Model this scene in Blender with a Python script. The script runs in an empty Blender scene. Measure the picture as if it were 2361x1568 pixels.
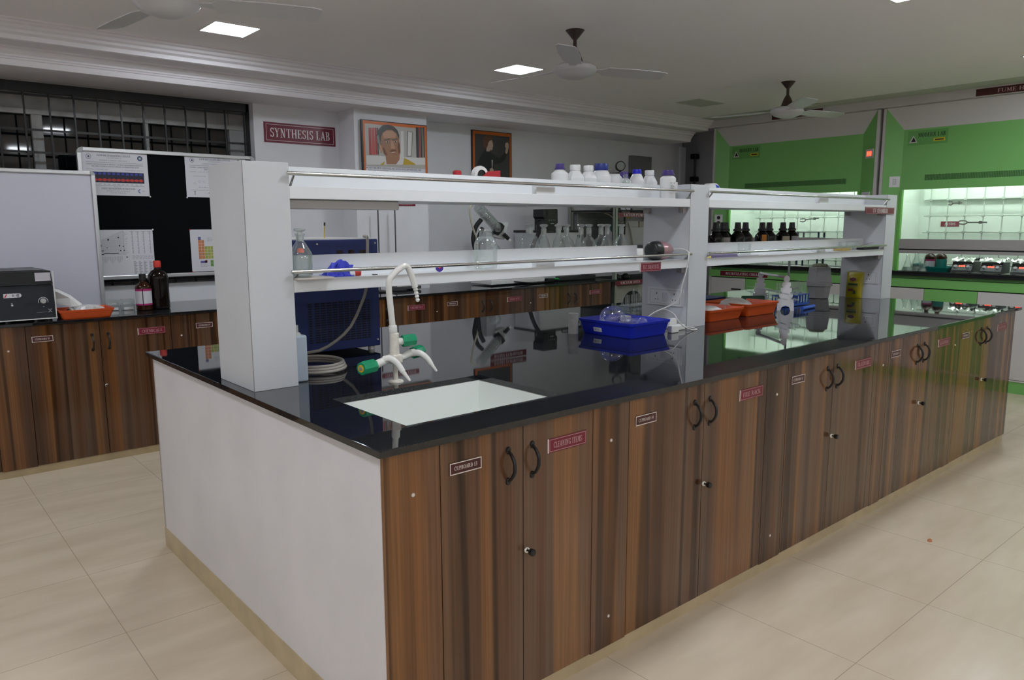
import bpy, bmesh, math, random
from mathutils import Vector, Matrix
random.seed(7)
C = bpy.context.scene.collection
sc = bpy.context.scene
PI = math.pi

# ------------------------------------------------------------------ materials
MATS = {}
def _new(name):
    m = bpy.data.materials.new(name); m.use_nodes = True
    nt = m.node_tree; b = nt.nodes['Principled BSDF']
    MATS[name] = m
    return m, nt, b
def mat(name, col, rough=0.5, metal=0.0, spec=0.5, coat=0.0, bump=0.0, bscale=60, var=0.0, vscale=6, emit=None, estr=0, trans=0, alpha=1):
    m, nt, b = _new(name)
    b.inputs['Base Color'].default_value = (*col, 1)
    b.inputs['Roughness'].default_value = rough
    b.inputs['Metallic'].default_value = metal
    b.inputs['Specular IOR Level'].default_value = spec
    b.inputs['Coat Weight'].default_value = coat
    b.inputs['Coat Roughness'].default_value = 0.08
    b.inputs['Transmission Weight'].default_value = trans
    if emit:
        b.inputs['Emission Color'].default_value = (*emit, 1); b.inputs['Emission Strength'].default_value = estr
    geo = nt.nodes.new('ShaderNodeNewGeometry')
    if var > 0:
        n = nt.nodes.new('ShaderNodeTexNoise'); n.inputs['Scale'].default_value = vscale; n.inputs['Detail'].default_value = 5
        nt.links.new(geo.outputs['Position'], n.inputs['Vector'])
        mr = nt.nodes.new('ShaderNodeMapRange'); mr.inputs[1].default_value = .3; mr.inputs[2].default_value = .7
        mr.inputs[3].default_value = 1 - var; mr.inputs[4].default_value = 1 + var
        nt.links.new(n.outputs['Fac'], mr.inputs[0])
        mx = nt.nodes.new('ShaderNodeMix'); mx.data_type = 'RGBA'; mx.blend_type = 'MULTIPLY'; mx.inputs[0].default_value = 1
        mx.inputs[6].default_value = (*col, 1); nt.links.new(mr.outputs[0], mx.inputs[7])
        nt.links.new(mx.outputs[2], b.inputs['Base Color'])
    if bump > 0:
        n = nt.nodes.new('ShaderNodeTexNoise'); n.inputs['Scale'].default_value = bscale; n.inputs['Detail'].default_value = 3
        nt.links.new(geo.outputs['Position'], n.inputs['Vector'])
        bp = nt.nodes.new('ShaderNodeBump'); bp.inputs['Strength'].default_value = bump; bp.inputs['Distance'].default_value = .002
        nt.links.new(n.outputs['Fac'], bp.inputs['Height']); nt.links.new(bp.outputs[0], b.inputs['Normal'])
    return m
def glass(name, tint=(.96, .98, .97), body=.05, f0=.04):
    m, nt, b = _new(name); nt.nodes.remove(b)
    out = nt.nodes['Material Output']
    tr = nt.nodes.new('ShaderNodeBsdfTransparent'); tr.inputs[0].default_value = (*tint, 1)
    gl = nt.nodes.new('ShaderNodeBsdfGlossy'); gl.inputs['Roughness'].default_value = .03; gl.inputs[0].default_value = (1, 1, 1, 1)
    df = nt.nodes.new('ShaderNodeBsdfDiffuse'); df.inputs[0].default_value = (.8, .84, .84, 1)
    lw = nt.nodes.new('ShaderNodeLayerWeight'); lw.inputs[0].default_value = .35
    mr = nt.nodes.new('ShaderNodeMapRange'); mr.inputs[3].default_value = f0; mr.inputs[4].default_value = .55
    nt.links.new(lw.outputs['Fresnel'], mr.inputs[0])
    m1 = nt.nodes.new('ShaderNodeMixShader'); nt.links.new(mr.outputs[0], m1.inputs[0])
    nt.links.new(tr.outputs[0], m1.inputs[1]); nt.links.new(gl.outputs[0], m1.inputs[2])
    m2 = nt.nodes.new('ShaderNodeMixShader'); m2.inputs[0].default_value = body
    nt.links.new(m1.outputs[0], m2.inputs[1]); nt.links.new(df.outputs[0], m2.inputs[2])
    nt.links.new(m2.outputs[0], out.inputs[0])
    return m

def ramp(nt, stops, interp='LINEAR'):
    r = nt.nodes.new('ShaderNodeValToRGB'); r.color_ramp.interpolation = interp
    e = r.color_ramp.elements
    while len(e) > 1: e.remove(e[-1])
    e[0].position = stops[0][0]; e[0].color = (*stops[0][1], 1)
    for p, c in stops[1:]:
        x = e.new(p); x.color = (*c, 1)
    return r
def wood(name, axis='X', seed=0.0, tone=1.0):
    m, nt, b = _new(name)
    L = nt.links
    geo = nt.nodes.new('ShaderNodeNewGeometry')
    mp = nt.nodes.new('ShaderNodeMapping'); mp.inputs['Location'].default_value = (seed, seed, 0)
    mp.inputs['Scale'].default_value = (1, 1, .025)
    L.new(geo.outputs['Position'], mp.inputs[0])
    def noise(scale, off, det=1.5, rg=.5):
        q = nt.nodes.new('ShaderNodeMapping'); q.inputs['Location'].default_value = (off + seed, off, off); q.inputs['Scale'].default_value = (1, 1, .02)
        L.new(geo.outputs['Position'], q.inputs[0])
        n = nt.nodes.new('ShaderNodeTexNoise'); n.inputs['Scale'].default_value = scale; n.inputs['Detail'].default_value = det; n.inputs['Roughness'].default_value = rg
        L.new(q.outputs[0], n.inputs['Vector']); return n.outputs['Fac']
    tn = lambda c: tuple(x * tone for x in c)
    base = ramp(nt, [(.28, tn((.045, .022, .012))), (.42, tn((.13, .062, .032))), (.5, tn((.15, .088, .055))), (.56, tn((.085, .045, .027))), (.70, tn((.16, .075, .036)))])
    L.new(noise(6, 0, 2.2), base.inputs[0])
    band = ramp(nt, [(.51, (0, 0, 0)), (.545, (.95, .95, .95)), (.60, (.75, .75, .75)), (.625, (.25, .25, .25)), (.69, (0, 0, 0))])
    L.new(noise(5.5, 3.7, .8), band.inputs[0])
    org = ramp(nt, [(.35, tn((.25, .118, .044))), (.65, tn((.22, .092, .032)))]); L.new(noise(15, 9.1), org.inputs[0])
    r = nt.nodes.new('ShaderNodeMix'); r.data_type = 'RGBA'; L.new(band.outputs[0], r.inputs[0]); L.new(base.outputs[0], r.inputs[6]); L.new(org.outputs[0], r.inputs[7])
    dkb = ramp(nt, [(.55, (1, 1, 1)), (.575, (.38, .36, .36)), (.61, (.5, .48, .48)), (.63, (1, 1, 1))]); L.new(noise(7, 21.3, .8), dkb.inputs[0])
    r2 = nt.nodes.new('ShaderNodeMix'); r2.data_type = 'RGBA'; r2.blend_type = 'MULTIPLY'; r2.inputs[0].default_value = 1; L.new(r.outputs[2], r2.inputs[6]); L.new(dkb.outputs[0], r2.inputs[7])
    mp2 = nt.nodes.new('ShaderNodeMapping'); mp2.inputs['Scale'].default_value = (1, 1, .012); L.new(geo.outputs['Position'], mp2.inputs[0])
    n2 = nt.nodes.new('ShaderNodeTexNoise'); n2.inputs['Scale'].default_value = 170; n2.inputs['Detail'].default_value = 3
    L.new(mp2.outputs[0], n2.inputs['Vector'])
    mr = nt.nodes.new('ShaderNodeMapRange'); mr.inputs[1].default_value = .3; mr.inputs[2].default_value = .7; mr.inputs[3].default_value = .8; mr.inputs[4].default_value = 1.2
    L.new(n2.outputs['Fac'], mr.inputs[0])
    mx = nt.nodes.new('ShaderNodeMix'); mx.data_type = 'RGBA'; mx.blend_type = 'MULTIPLY'; mx.inputs[0].default_value = 1
    L.new(r2.outputs[2], mx.inputs[6]); L.new(mr.outputs[0], mx.inputs[7]); L.new(mx.outputs[2], b.inputs['Base Color'])
    b.inputs['Roughness'].default_value = .08; b.inputs['Specular IOR Level'].default_value = .45
    n3 = nt.nodes.new('ShaderNodeTexNoise'); n3.inputs['Scale'].default_value = 5
    L.new(geo.outputs['Position'], n3.inputs['Vector'])
    bp = nt.nodes.new('ShaderNodeBump'); bp.inputs['Strength'].default_value = .06; bp.inputs['Distance'].default_value = .004
    L.new(n3.outputs['Fac'], bp.inputs['Height']); L.new(bp.outputs[0], b.inputs['Normal'])
    return m
def granite(name):
    m, nt, b = _new(name); L = nt.links
    geo = nt.nodes.new('ShaderNodeNewGeometry')
    v = nt.nodes.new('ShaderNodeTexNoise'); v.inputs['Scale'].default_value = 420; v.inputs['Detail'].default_value = 2
    L.new(geo.outputs['Position'], v.inputs['Vector'])
    r = ramp(nt, [(0, (.004, .0045, .006)), (.55, (.008, .009, .011)), (.66, (.03, .033, .038)), (.74, (.09, .095, .10))])
    L.new(v.outputs['Fac'], r.inputs[0]); L.new(r.outputs[0], b.inputs['Base Color'])
    n = nt.nodes.new('ShaderNodeTexNoise'); n.inputs['Scale'].default_value = 3.5; n.inputs['Detail'].default_value = 6; n.inputs['Roughness'].default_value = .65
    L.new(geo.outputs['Position'], n.inputs['Vector'])
    mr = nt.nodes.new('ShaderNodeMapRange'); mr.inputs[1].default_value = .35; mr.inputs[2].default_value = .75; mr.inputs[3].default_value = .012; mr.inputs[4].default_value = .05
    L.new(n.outputs['Fac'], mr.inputs[0]); L.new(mr.outputs[0], b.inputs['Roughness'])
    b.inputs['Specular IOR Level'].default_value = .75
    return m
def floor_mat(name):
    m, nt, b = _new(name); L = nt.links
    geo = nt.nodes.new('ShaderNodeNewGeometry'); sep = nt.nodes.new('ShaderNodeSeparateXYZ'); L.new(geo.outputs['Position'], sep.inputs[0])
    def mth(op, a, bb=None):
        n = nt.nodes.new('ShaderNodeMath'); n.operation = op
        for i, x in enumerate((a, bb)):
            if x is None: continue
            if isinstance(x, (int, float)): n.inputs[i].default_value = x
            else: L.new(x, n.inputs[i])
        return n.outputs[0]
    def line(o, off, per):
        t = mth('DIVIDE', mth('SUBTRACT', o, off), per); f = mth('FRACT', mth('ADD', t, 100.5))
        return mth('LESS_THAN', mth('ABSOLUTE', mth('SUBTRACT', f, .5)), .0016 / per)
    g = mth('MAXIMUM', line(sep.outputs[0], -.31, .575), line(sep.outputs[1], 1.225, .5825))
    n = nt.nodes.new('ShaderNodeTexNoise'); n.inputs['Scale'].default_value = 2.2; n.inputs['Detail'].default_value = 5
    mp = nt.nodes.new('ShaderNodeMapping'); mp.inputs['Scale'].default_value = (1, 4, 1); L.new(geo.outputs['Position'], mp.inputs[0]); L.new(mp.outputs[0], n.inputs['Vector'])
    r = ramp(nt, [(.3, (.60, .50, .375)), (.7, (.70, .60, .465))]); L.new(n.outputs['Fac'], r.inputs[0])
    mx = nt.nodes.new('ShaderNodeMix'); mx.data_type = 'RGBA'; L.new(g, mx.inputs[0]); L.new(r.outputs[0], mx.inputs[6]); mx.inputs[7].default_value = (.44, .36, .26, 1)
    L.new(mx.outputs[2], b.inputs['Base Color']); b.inputs['Roughness'].default_value = .24; b.inputs['Specular IOR Level'].default_value = .4
    return m

W_LAM = mat('white_laminate', (.62, .64, .67), .35, var=.02)
W_LAM2 = mat('white_laminate_shelf', (.80, .82, .84), .3, var=.02)
WALL = mat('wall_paint', (.74, .74, .77), .7, bump=.15, bscale=90, var=.02)
PLASTER = mat('end_wall_paint', (.72, .70, .72), .6, bump=.4, bscale=25, var=.05, vscale=3)
CEIL = mat('ceiling_paint', (.92, .90, .92), .85)
CORN = mat('cornice_paint', (.82, .80, .84), .7)
FLOOR = floor_mat('floor_tile')
SKIRT = mat('skirting_tile', (.52, .42, .26), .4, bump=.3, bscale=20, var=.12, vscale=9)
WOOD = wood('striped_laminate'); WOOD2 = wood('striped_laminate_back', seed=7.3, tone=.85)
GRAN = granite('black_granite')
DARKGAP = mat('dark_gap', (.01, .008, .006), .8)
IRON = mat('black_iron', (.012, .012, .013), .4)
STEEL = mat('stainless_steel', (.62, .61, .58), .22, metal=1, var=.06, vscale=15)
CHROME = mat('chrome', (.75, .75, .75), .1, metal=1)
ALU = mat('brushed_aluminium', (.72, .73, .74), .32, metal=.85)
MAROON = mat('maroon_sign', (.16, .008, .028), .35)
RED_SIGN = mat('crimson_sign', (.19, .009, .03), .35)
SIGNDK = mat('dark_maroon_plate', (.07, .012, .012), .35)
WHITE_INK = mat('white_ink', (.80, .76, .76), .5)
PINK_INK = mat('pale_pink_ink', (.60, .38, .40), .5)
CREAM_INK = mat('cream_frame', (.78, .70, .66), .5)
GREEN = mat('green_laminate', (.20, .50, .14), .4)
GREEN_D = mat('green_laminate_dark', (.09, .25, .07), .5)
GREY = mat('grey_laminate', (.62, .60, .60), .4)
MINT = mat('hood_liner', (.80, .86, .80), .45)
BLACK = mat('black_plastic', (.012, .012, .013), .35)
BLACKM = mat('black_matte', (.008, .009, .010), .7)
GASKET = mat('grey_sash', (.36, .34, .34), .35)
WPLAS = mat('white_plastic', (.82, .82, .80), .3)
CREAM = mat('cream_plastic', (.74, .70, .62), .35, var=.08, vscale=60)
GLASS = glass('clear_glass')
GLASS_T = glass('bottle_glass', (.93, .96, .95), .07, .06)
PANE = glass('window_pane', (.55, .58, .60), .0, .05)
SASHG = glass('sash_pane', (.97, .985, .98), .0, .03)
LED = mat('led_diffuser', (.9, .9, .9), .5, emit=(.86, .925, 1.0), estr=60)
HOODL = mat('hood_lamp', (.9, .9, .9), .5, emit=(.90, 1.0, .93), estr=16)

# ------------------------------------------------------------------ geometry helpers
def new(): return bmesh.new()
def box(bm, x0, x1, y0, y1, z0, z1, bev=0, seg=1, mi=0):
    r = bmesh.ops.create_cube(bm, size=1)
    vs = r['verts']
    for v in vs:
        v.co = Vector(((x0 + x1) / 2 + v.co.x * (x1 - x0), (y0 + y1) / 2 + v.co.y * (y1 - y0), (z0 + z1) / 2 + v.co.z * (z1 - z0)))
    fs = list({f for v in vs for f in v.link_faces})
    for f in fs: f.material_index = mi
    if bev > 0:
        es = list({e for v in vs for e in v.link_edges})
        r = bmesh.ops.bevel(bm, geom=es, offset=bev, segments=seg, affect='EDGES', profile=.5)
        for f in r['faces']: f.material_index = mi
    return vs
def poly(bm, pts, mi=0):
    try:
        f = bm.faces.new([bm.verts.new(p) for p in pts]); f.material_index = mi; return f
    except ValueError: return None
def prism(bm, pts, d, mi=0):
    """closed solid: polygon pts swept along vector d"""
    d = Vector(d); a = [bm.verts.new(p) for p in pts]; b = [bm.verts.new(Vector(p) + d) for p in pts]
    n = len(a); fs = [bm.faces.new(a), bm.faces.new(list(reversed(b)))]
    for i in range(n): fs.append(bm.faces.new([a[i], b[i], b[(i + 1) % n], a[(i + 1) % n]]))
    for f in fs: f.material_index = mi
def frame_of(z):
    z = Vector(z).normalized(); x = z.orthogonal().normalized(); return x, z.cross(x).normalized(), z
def lathe(bm, prof, o=(0, 0, 0), axis=(0, 0, 1), seg=28, mi=0, sx=1, sy=1, close=False, rot=0):
    o = Vector(o)
    if tuple(axis) == (0, 0, 1): X, Y, Z = Vector((1, 0, 0)), Vector((0, 1, 0)), Vector((0, 0, 1))
    else: X, Y, Z = frame_of(axis)
    rings = []
    for r, h in prof:
        if r < 1e-6: rings.append([bm.verts.new(o + Z * h)])
        else: rings.append([bm.verts.new(o + Z * h + X * (r * sx * math.cos(2 * PI * i / seg + rot)) + Y * (r * sy * math.sin(2 * PI * i / seg + rot))) for i in range(seg)])
    for a, b in zip(rings, rings[1:]):
        for i in range(seg):
            j = (i + 1) % seg
            if len(a) == 1 and len(b) == 1: continue
            if len(a) == 1: f = bm.faces.new([a[0], b[j], b[i]])
            elif len(b) == 1: f = bm.faces.new([a[i], a[j], b[0]])
            else: f = bm.faces.new([a[i], a[j], b[j], b[i]])
            f.material_index = mi; f.smooth = True
def smooth_pts(pts, n=6):
    P = [Vector(p) for p in pts]; out = []
    for i in range(len(P) - 1):
        p0 = P[max(i - 1, 0)]; p1 = P[i]; p2 = P[i + 1]; p3 = P[min(i + 2, len(P) - 1)]
        for k in range(n):
            t = k / n
            out.append(.5 * ((2 * p1) + (p2 - p0) * t + (2 * p0 - 5 * p1 + 4 * p2 - p3) * t * t + (3 * p1 - p0 - 3 * p2 + p3) * t ** 3))
    out.append(P[-1]); return out
def tube(bm, pts, r, seg=10, sm=0, mi=0, cap=True):
    """r: number or list (one per smoothed point when given as function)"""
    P = smooth_pts(pts, sm) if sm else [Vector(p) for p in pts]
    n = len(P); rs = [r(i / (n - 1)) if callable(r) else r for i in range(n)]
    T = []
    for i in range(n):
        a = P[max(i - 1, 0)]; b = P[min(i + 1, n - 1)]; T.append((b - a).normalized())
    X = T[0].orthogonal().normalized(); rings = []
    for i in range(n):
        X = (X - T[i] * X.dot(T[i])); X = X.normalized() if X.length > 1e-6 else T[i].orthogonal().normalized()
        Y = T[i].cross(X)
        rings.append([bm.verts.new(P[i] + (X * math.cos(2 * PI * k / seg) + Y * math.sin(2 * PI * k / seg)) * rs[i]) for k in range(seg)])
    for a, b in zip(rings, rings[1:]):
        for k in range(seg):
            f = bm.faces.new([a[k], a[(k + 1) % seg], b[(k + 1) % seg], b[k]]); f.smooth = True; f.material_index = mi
    if cap:
        f = bm.faces.new(list(reversed(rings[0]))); f.material_index = mi
        f = bm.faces.new(rings[-1]); f.material_index = mi
def cyl(bm, p, q, r, seg=20, mi=0, r2=None):
    p, q = Vector(p), Vector(q); h = (q - p).length; r2 = r if r2 is None else r2
    lathe(bm, [(0, 0), (r, 0), (r, 0), (r2, h), (r2, h), (0, h)], p, (q - p) if abs((q - p).normalized().z) < .9999 or q.z < p.z else (0, 0, 1), seg, mi)
    
# ------------------------------------------------------------------ objects
def tag(o, label=None, cat=None, group=None, kind=None):
    if label: o['label'] = label
    if cat: o['category'] = cat
    if group: o['group'] = group
    if kind: o['kind'] = kind
    return o
def obj(name, bm, m, parent=None, origin=None, auto=False):
    me = bpy.data.meshes.new(name)
    bmesh.ops.remove_doubles(bm, verts=bm.verts, dist=1e-6)
    bmesh.ops.recalc_face_normals(bm, faces=bm.faces)
    for e in bm.edges:
        if len(e.link_faces) == 2 and e.calc_face_angle(0) > .65: e.smooth = False
    if origin is None and parent is not None: origin = worldloc(parent)
    if origin is None: origin = Vector((0, 0, 0))
    bmesh.ops.translate(bm, verts=bm.verts, vec=-Vector(origin))
    bm.to_mesh(me); bm.free()
    for x in (m if isinstance(m, (list, tuple)) else [m]): me.materials.append(x)
    o = bpy.data.objects.new(name, me); C.objects.link(o)
    if parent is not None:
        o.parent = parent; o.location = Vector(origin) - worldloc(parent)
    else: o.location = origin
    return o
def worldloc(o):
    v = Vector(o.location); p = o.parent
    while p is not None: v = v + Vector(p.location); p = p.parent
    return v
def thing(name, label, cat, loc=(0, 0, 0), group=None, kind=None):
    o = bpy.data.objects.new(name, None); C.objects.link(o); o.location = loc; o.empty_display_size = .05
    return tag(o, label, cat, group, kind)
def struct(name, bm, m):
    return tag(obj(name, bm, m), kind='structure')
def copy_tree(o, parent=None):
    c = o.copy(); C.objects.link(c)
    if parent is not None: c.parent = parent
    for ch in list(o.children): copy_tree(ch, c)
    return c

# ------------------------------------------------------------------ lettering: a small serif alphabet drawn with polygons
def _ring(cx, cy, rx, ry, a0, a1, tw, th, n=14):
    out = []; A = [math.radians(a0 + (a1 - a0) * i / n) for i in range(n + 1)]
    for a, b in zip(A, A[1:]):
        out.append([(cx + rx * math.cos(a), cy + ry * math.sin(a)), (cx + rx * math.cos(b), cy + ry * math.sin(b)),
                    (cx + (rx - tw) * math.cos(b), cy + (ry - th) * math.sin(b)), (cx + (rx - tw) * math.cos(a), cy + (ry - th) * math.sin(a))])
    return out
def _r(x0, x1, y0, y1): return [[(x0, y0), (x1, y0), (x1, y1), (x0, y1)]]
def _d(x0, y0, x1, y1, w): return [[(x0 - w / 2, y0), (x0 + w / 2, y0), (x1 + w / 2, y1), (x1 - w / 2, y1)]]
T_, S_ = .17, .07
def _v(x, y0=0, y1=1, s0=True, s1=True):
    o = _r(x - T_ / 2, x + T_ / 2, y0, y1)
    if s0: o += _r(x - .17, x + .17, y0, y0 + .05)
    if s1: o += _r(x - .17, x + .17, y1 - .05, y1)
    return o
G = {
 'A': (.74, _d(.12, 0, .37, 1, .08) + _d(.60, 0, .37, 1, T_) + _r(.2, .52, .28, .35) + _r(0, .25, 0, .05) + _r(.45, .76, 0, .05)),
 'B': (.66, _v(.16) + _ring(.30, .76, .27, .24, -90, 90, T_, S_) + _ring(.30, .27, .31, .27, -90, 90, T_, S_) + _r(.16, .31, .93, 1) + _r(.16, .31, .48, .55) + _r(.16, .31, 0, .07)),
 'C': (.70, _ring(.38, .5, .36, .5, 42, 318, T_, S_) + _r(.62, .67, .68, 1) + _r(.62, .66, .0, .25)),
 'D': (.74, _v(.16) + _ring(.30, .5, .40, .5, -90, 90, T_, S_) + _r(.16, .31, .93, 1) + _r(.16, .31, 0, .07)),
 'E': (.64, _v(.16) + _r(.16, .58, .93, 1) + _r(.16, .45, .47, .54) + _r(.16, .60, 0, .07) + _r(.53, .58, .75, 1) + _r(.56, .61, 0, .27) + _r(.42, .46, .37, .64)),
 'F': (.60, _v(.16) + _r(.16, .56, .93, 1) + _r(.16, .43, .47, .54) + _r(.52, .57, .73, 1) + _r(.40, .44, .37, .64)),
 'G': (.76, _ring(.38, .5, .36, .5, 42, 330, T_, S_) + _r(.62, .67, .68, 1) + _r(.55, .70, .04, .42) + _r(.47, .76, .40, .45)),
 'H': (.82, _v(.16) + _v(.64) + _r(.16, .64, .47, .54)),
 'I': (.38, _v(.18)),
 'K': (.76, _v(.16) + _d(.26, .42, .60, 1, .08) + _d(.62, 0, .36, .58, T_) + _r(.46, .74, .95, 1) + _r(.48, .78, 0, .05)),
 'L': (.60, _v(.16) + _r(.16, .56, 0, .07) + _r(.52, .57, 0, .3)),
 'M': (.95, _r(.11, .17, 0, 1) + _r(0, .28, 0, .05) + _r(0, .2, .95, 1) + _d(.46, .1, .2, 1, T_) + _d(.46, .1, .72, 1, .08) + _v(.78)),
 'N': (.82, _r(.12, .19, 0, 1) + _r(.0, .31, 0, .05) + _r(0, .2, .95, 1) + _d(.62, 0, .2, 1, T_) + _r(.60, .67, 0, 1) + _r(.48, .80, .95, 1)),
 'O': (.78, _ring(.39, .5, .37, .5, 0, 360, T_, S_, 22)),
 'P': (.64, _v(.16) + _ring(.30, .72, .30, .28, -90, 90, T_, S_) + _r(.16, .31, .93, 1) + _r(.16, .31, .44, .51)),
 'R': (.74, _v(.16) + _ring(.30, .73, .28, .27, -90, 90, T_, S_) + _r(.16, .31, .93, 1) + _r(.16, .31, .46, .53) + _d(.62, 0, .38, .5, T_) + _r(.52, .74, 0, .05)),
 'S': (.58, _ring(.29, .745, .25, .255, 20, 270, .14, S_) + _ring(.29, .275, .26, .275, -160, 90, .14, S_) + _r(.49, .53, .72, 1) + _r(.04, .08, 0, .3)),
 'T': (.70, _v(.35, s1=False) + _r(.03, .67, .93, 1) + _r(.03, .08, .72, 1) + _r(.62, .67, .72, 1)),
 'U': (.80, _v(.16, .3, 1, False) + _ring(.39, .32, .315, .32, 180, 360, .12, S_) + _r(.645, .705, .3, 1) + _r(.53, .80, .95, 1)),
 'V': (.74, _d(.38, 0, .15, 1, T_) + _d(.38, 0, .60, 1, .08) + _r(0, .30, .95, 1) + _r(.48, .74, .95, 1)),
 'W': (1.0, _d(.30, 0, .13, 1, .15) + _d(.30, 0, .48, 1, .08) + _d(.68, 0, .50, 1, .15) + _d(.68, 0, .86, 1, .08) + _r(0, .26, .95, 1) + _r(.38, .6, .95, 1) + _r(.76, 1, .95, 1)),
 'X': (.74, _d(.58, 0, .15, 1, T_) + _d(.15, 0, .58, 1, .08) + _r(0, .3, 0, .05) + _r(.45, .74, 0, .05) + _r(0, .3, .95, 1) + _r(.45, .74, .95, 1)),
 'Y': (.72, _v(.36, 0, .5, True, False) + _d(.36, .42, .14, 1, T_) + _d(.36, .42, .58, 1, .08) + _r(0, .28, .95, 1) + _r(.46, .72, .95, 1)),
 '0': (.62, _ring(.31, .5, .28, .5, 0, 360, .15, S_, 20)),
 '1': (.42, _v(.22, s1=False) + _r(.08, .2, .84, .9)),
 '2': (.60, _ring(.29, .72, .26, .28, 0, 175, .14, S_) + _d(.12, .05, .47, .7, .13) + _r(.04, .55, 0, .09)),
 '3': (.58, _ring(.27, .75, .24, .25, -90, 150, .14, S_) + _ring(.27, .27, .26, .27, -150, 90, .15, S_)),
 '4': (.62, _r(.36, .50, 0, 1) + _r(.03, .58, .26, .34) + _d(.06, .3, .40, 1, .09)),
 '5': (.58, _ring(.28, .31, .26, .31, -150, 120, .14, S_) + _r(.10, .17, .5, 1) + _r(.10, .5, .9, 1)),
 '6': (.60, _ring(.30, .31, .26, .31, 0, 360, .14, S_, 18) + _d(.10, .35, .42, 1, .11)),
 '7': (.58, _r(.05, .54, .9, 1) + _d(.22, 0, .49, .95, .14)),
 '8': (.58, _ring(.29, .75, .22, .25, 0, 360, .12, S_, 18) + _ring(.29, .27, .25, .27, 0, 360, .13, S_, 18)),
 '9': (.60, _ring(.30, .69, .26, .31, 0, 360, .14, S_, 18) + _d(.18, 0, .5, .65, .11)),
 '-': (.4, _r(.05, .35, .42, .52)), '.': (.25, _r(.07, .19, 0, .12)), ' ': (.34, []), ',': (.25, _r(.07, .19, -.1, .12)),
}
def text_w(s): return sum(G[c][0] + .05 for c in s) - .05
class Art:
    """flat drawing in a plane: U, V axes, N = U x V points at the viewer"""
    def __init__(s, o, U=(1, 0, 0), V=(0, 0, 1)):
        s.bm = new(); s.o = Vector(o); s.U = Vector(U); s.V = Vector(V); s.N = s.U.cross(s.V).normalized(); s.mats = []
    def mi(s, m):
        if m not in s.mats: s.mats.append(m)
        return s.mats.index(m)
    def P(s, u, v, d=0): return s.o + s.U * u + s.V * v + s.N * d
    def poly(s, pts, m, d): poly(s.bm, [s.P(u, v, d) for u, v in pts], s.mi(m))
    def rect(s, u0, u1, v0, v1, m, d): s.poly([(u0, v0), (u1, v0), (u1, v1), (u0, v1)], m, d)
    def slab(s, u0, u1, v0, v1, m, t, d0=0):
        prism(s.bm, [s.P(u0, v0, d0), s.P(u1, v0, d0), s.P(u1, v1, d0), s.P(u0, v1, d0)], s.N * t, s.mi(m))
    def border(s, u0, u1, v0, v1, w, m, d):
        s.rect(u0, u1, v0, v0 + w, m, d); s.rect(u0, u1, v1 - w, v1, m, d); s.rect(u0, u0 + w, v0 + w, v1 - w, m, d); s.rect(u1 - w, u1, v0 + w, v1 - w, m, d)
    def ell(s, cu, cv, ru, rv, m, d, n=20, a0=0, a1=360):
        s.poly([(cu + ru * math.cos(math.radians(a0 + (a1 - a0) * i / n)), cv + rv * math.sin(math.radians(a0 + (a1 - a0) * i / n))) for i in range(n + (a1 - a0 < 360))], m, d)
    def ringp(s, cu, cv, r, w, m, d, n=20, a0=0, a1=360):
        for q in _ring(cu, cv, r, r, a0, a1, w, w, n): s.poly(q, m, d)
    def text(s, t, u0, u1, v0, h, m, d):
        w = text_w(t); k = (u1 - u0) / w; x = u0
        for c in t:
            gw, ps = G[c]
            for p in ps: s.poly([(x + a * k, v0 + b * h) for a, b in p], m, d)
            x += (gw + .05) * k
    def build(s, name, parent=None, origin=None):
        me_o = obj(name, s.bm, s.mats, parent, origin); return me_o
def plate(o, w, h, t, text, base, ink, border=None, pad=.1, th=.55, side=None, U=(1, 0, 0), V=(0, 0, 1), lw=.003, pair=None):
    """a thin sign at lower-left corner o, w x h, t thick"""
    a = Art(o, U, V)
    a.slab(0, w, 0, h, base, t)
    if border: a.border(h * .07, w - h * .07, h * .07, h * .93, lw, border, t + .0004)
    if side: a.slab(-.004, 0, 0, h, side, t)
    a.text(text, w * pad, w * (1 - pad), h * (1 - th) / 2, h * th, ink, t + .0004)
    return a
# ------------------------------------------------------------------ the room
ZC = 2.50
bm = new(); box(bm, -3.6, 7.4, -5.6, 5.2, -.1, 0); struct('floor', bm, FLOOR)
bm = new(); box(bm, -3.6, 7.4, -5.6, 5.2, ZC, ZC + .12)
for i in range(6):                                      # shallow joints of the ceiling boards along the hood wall
    pass
struct('ceiling', bm, CEIL)
YW = 4.13
bm = new()                                             # back wall with the window opening (x -2.3..1.435, z 1.0..2.32)
box(bm, -3.6, -2.3, YW, YW + .27, 0, ZC); box(bm, -2.3, 1.435, YW, YW + .27, 0, 1.0); box(bm, -2.3, 1.435, YW, YW + .27, 2.30, ZC)
box(bm, 1.435, 6.62, YW, YW + .27, 0, ZC); box(bm, 6.57, 6.66, YW - .03, YW + .27, 0, 2.3)
box(bm, 6.62, 7.3, YW + .45, YW + .6, 0, ZC); box(bm, 6.60, 6.66, YW + .27, YW + .6, 0, ZC)
struct('wall_back', bm, WALL)
bm = new(); box(bm, 2.127, 2.806, 3.87, YW + .001, 0, 2.31); struct('trim_1', bm, WALL)      # pilaster
bm = new(); box(bm, 7.06, 7.25, -5.6, 4.73, 0, ZC); struct('wall_right', bm, WALL)
bm = new(); box(bm, -3.6, -3.45, -5.6, 4.4, 0, ZC); struct('wall_left', bm, WALL)
bm = new(); box(bm, -3.6, 7.25, -5.6, -5.45, 0, ZC); struct('wall_front', bm, WALL)
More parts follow.
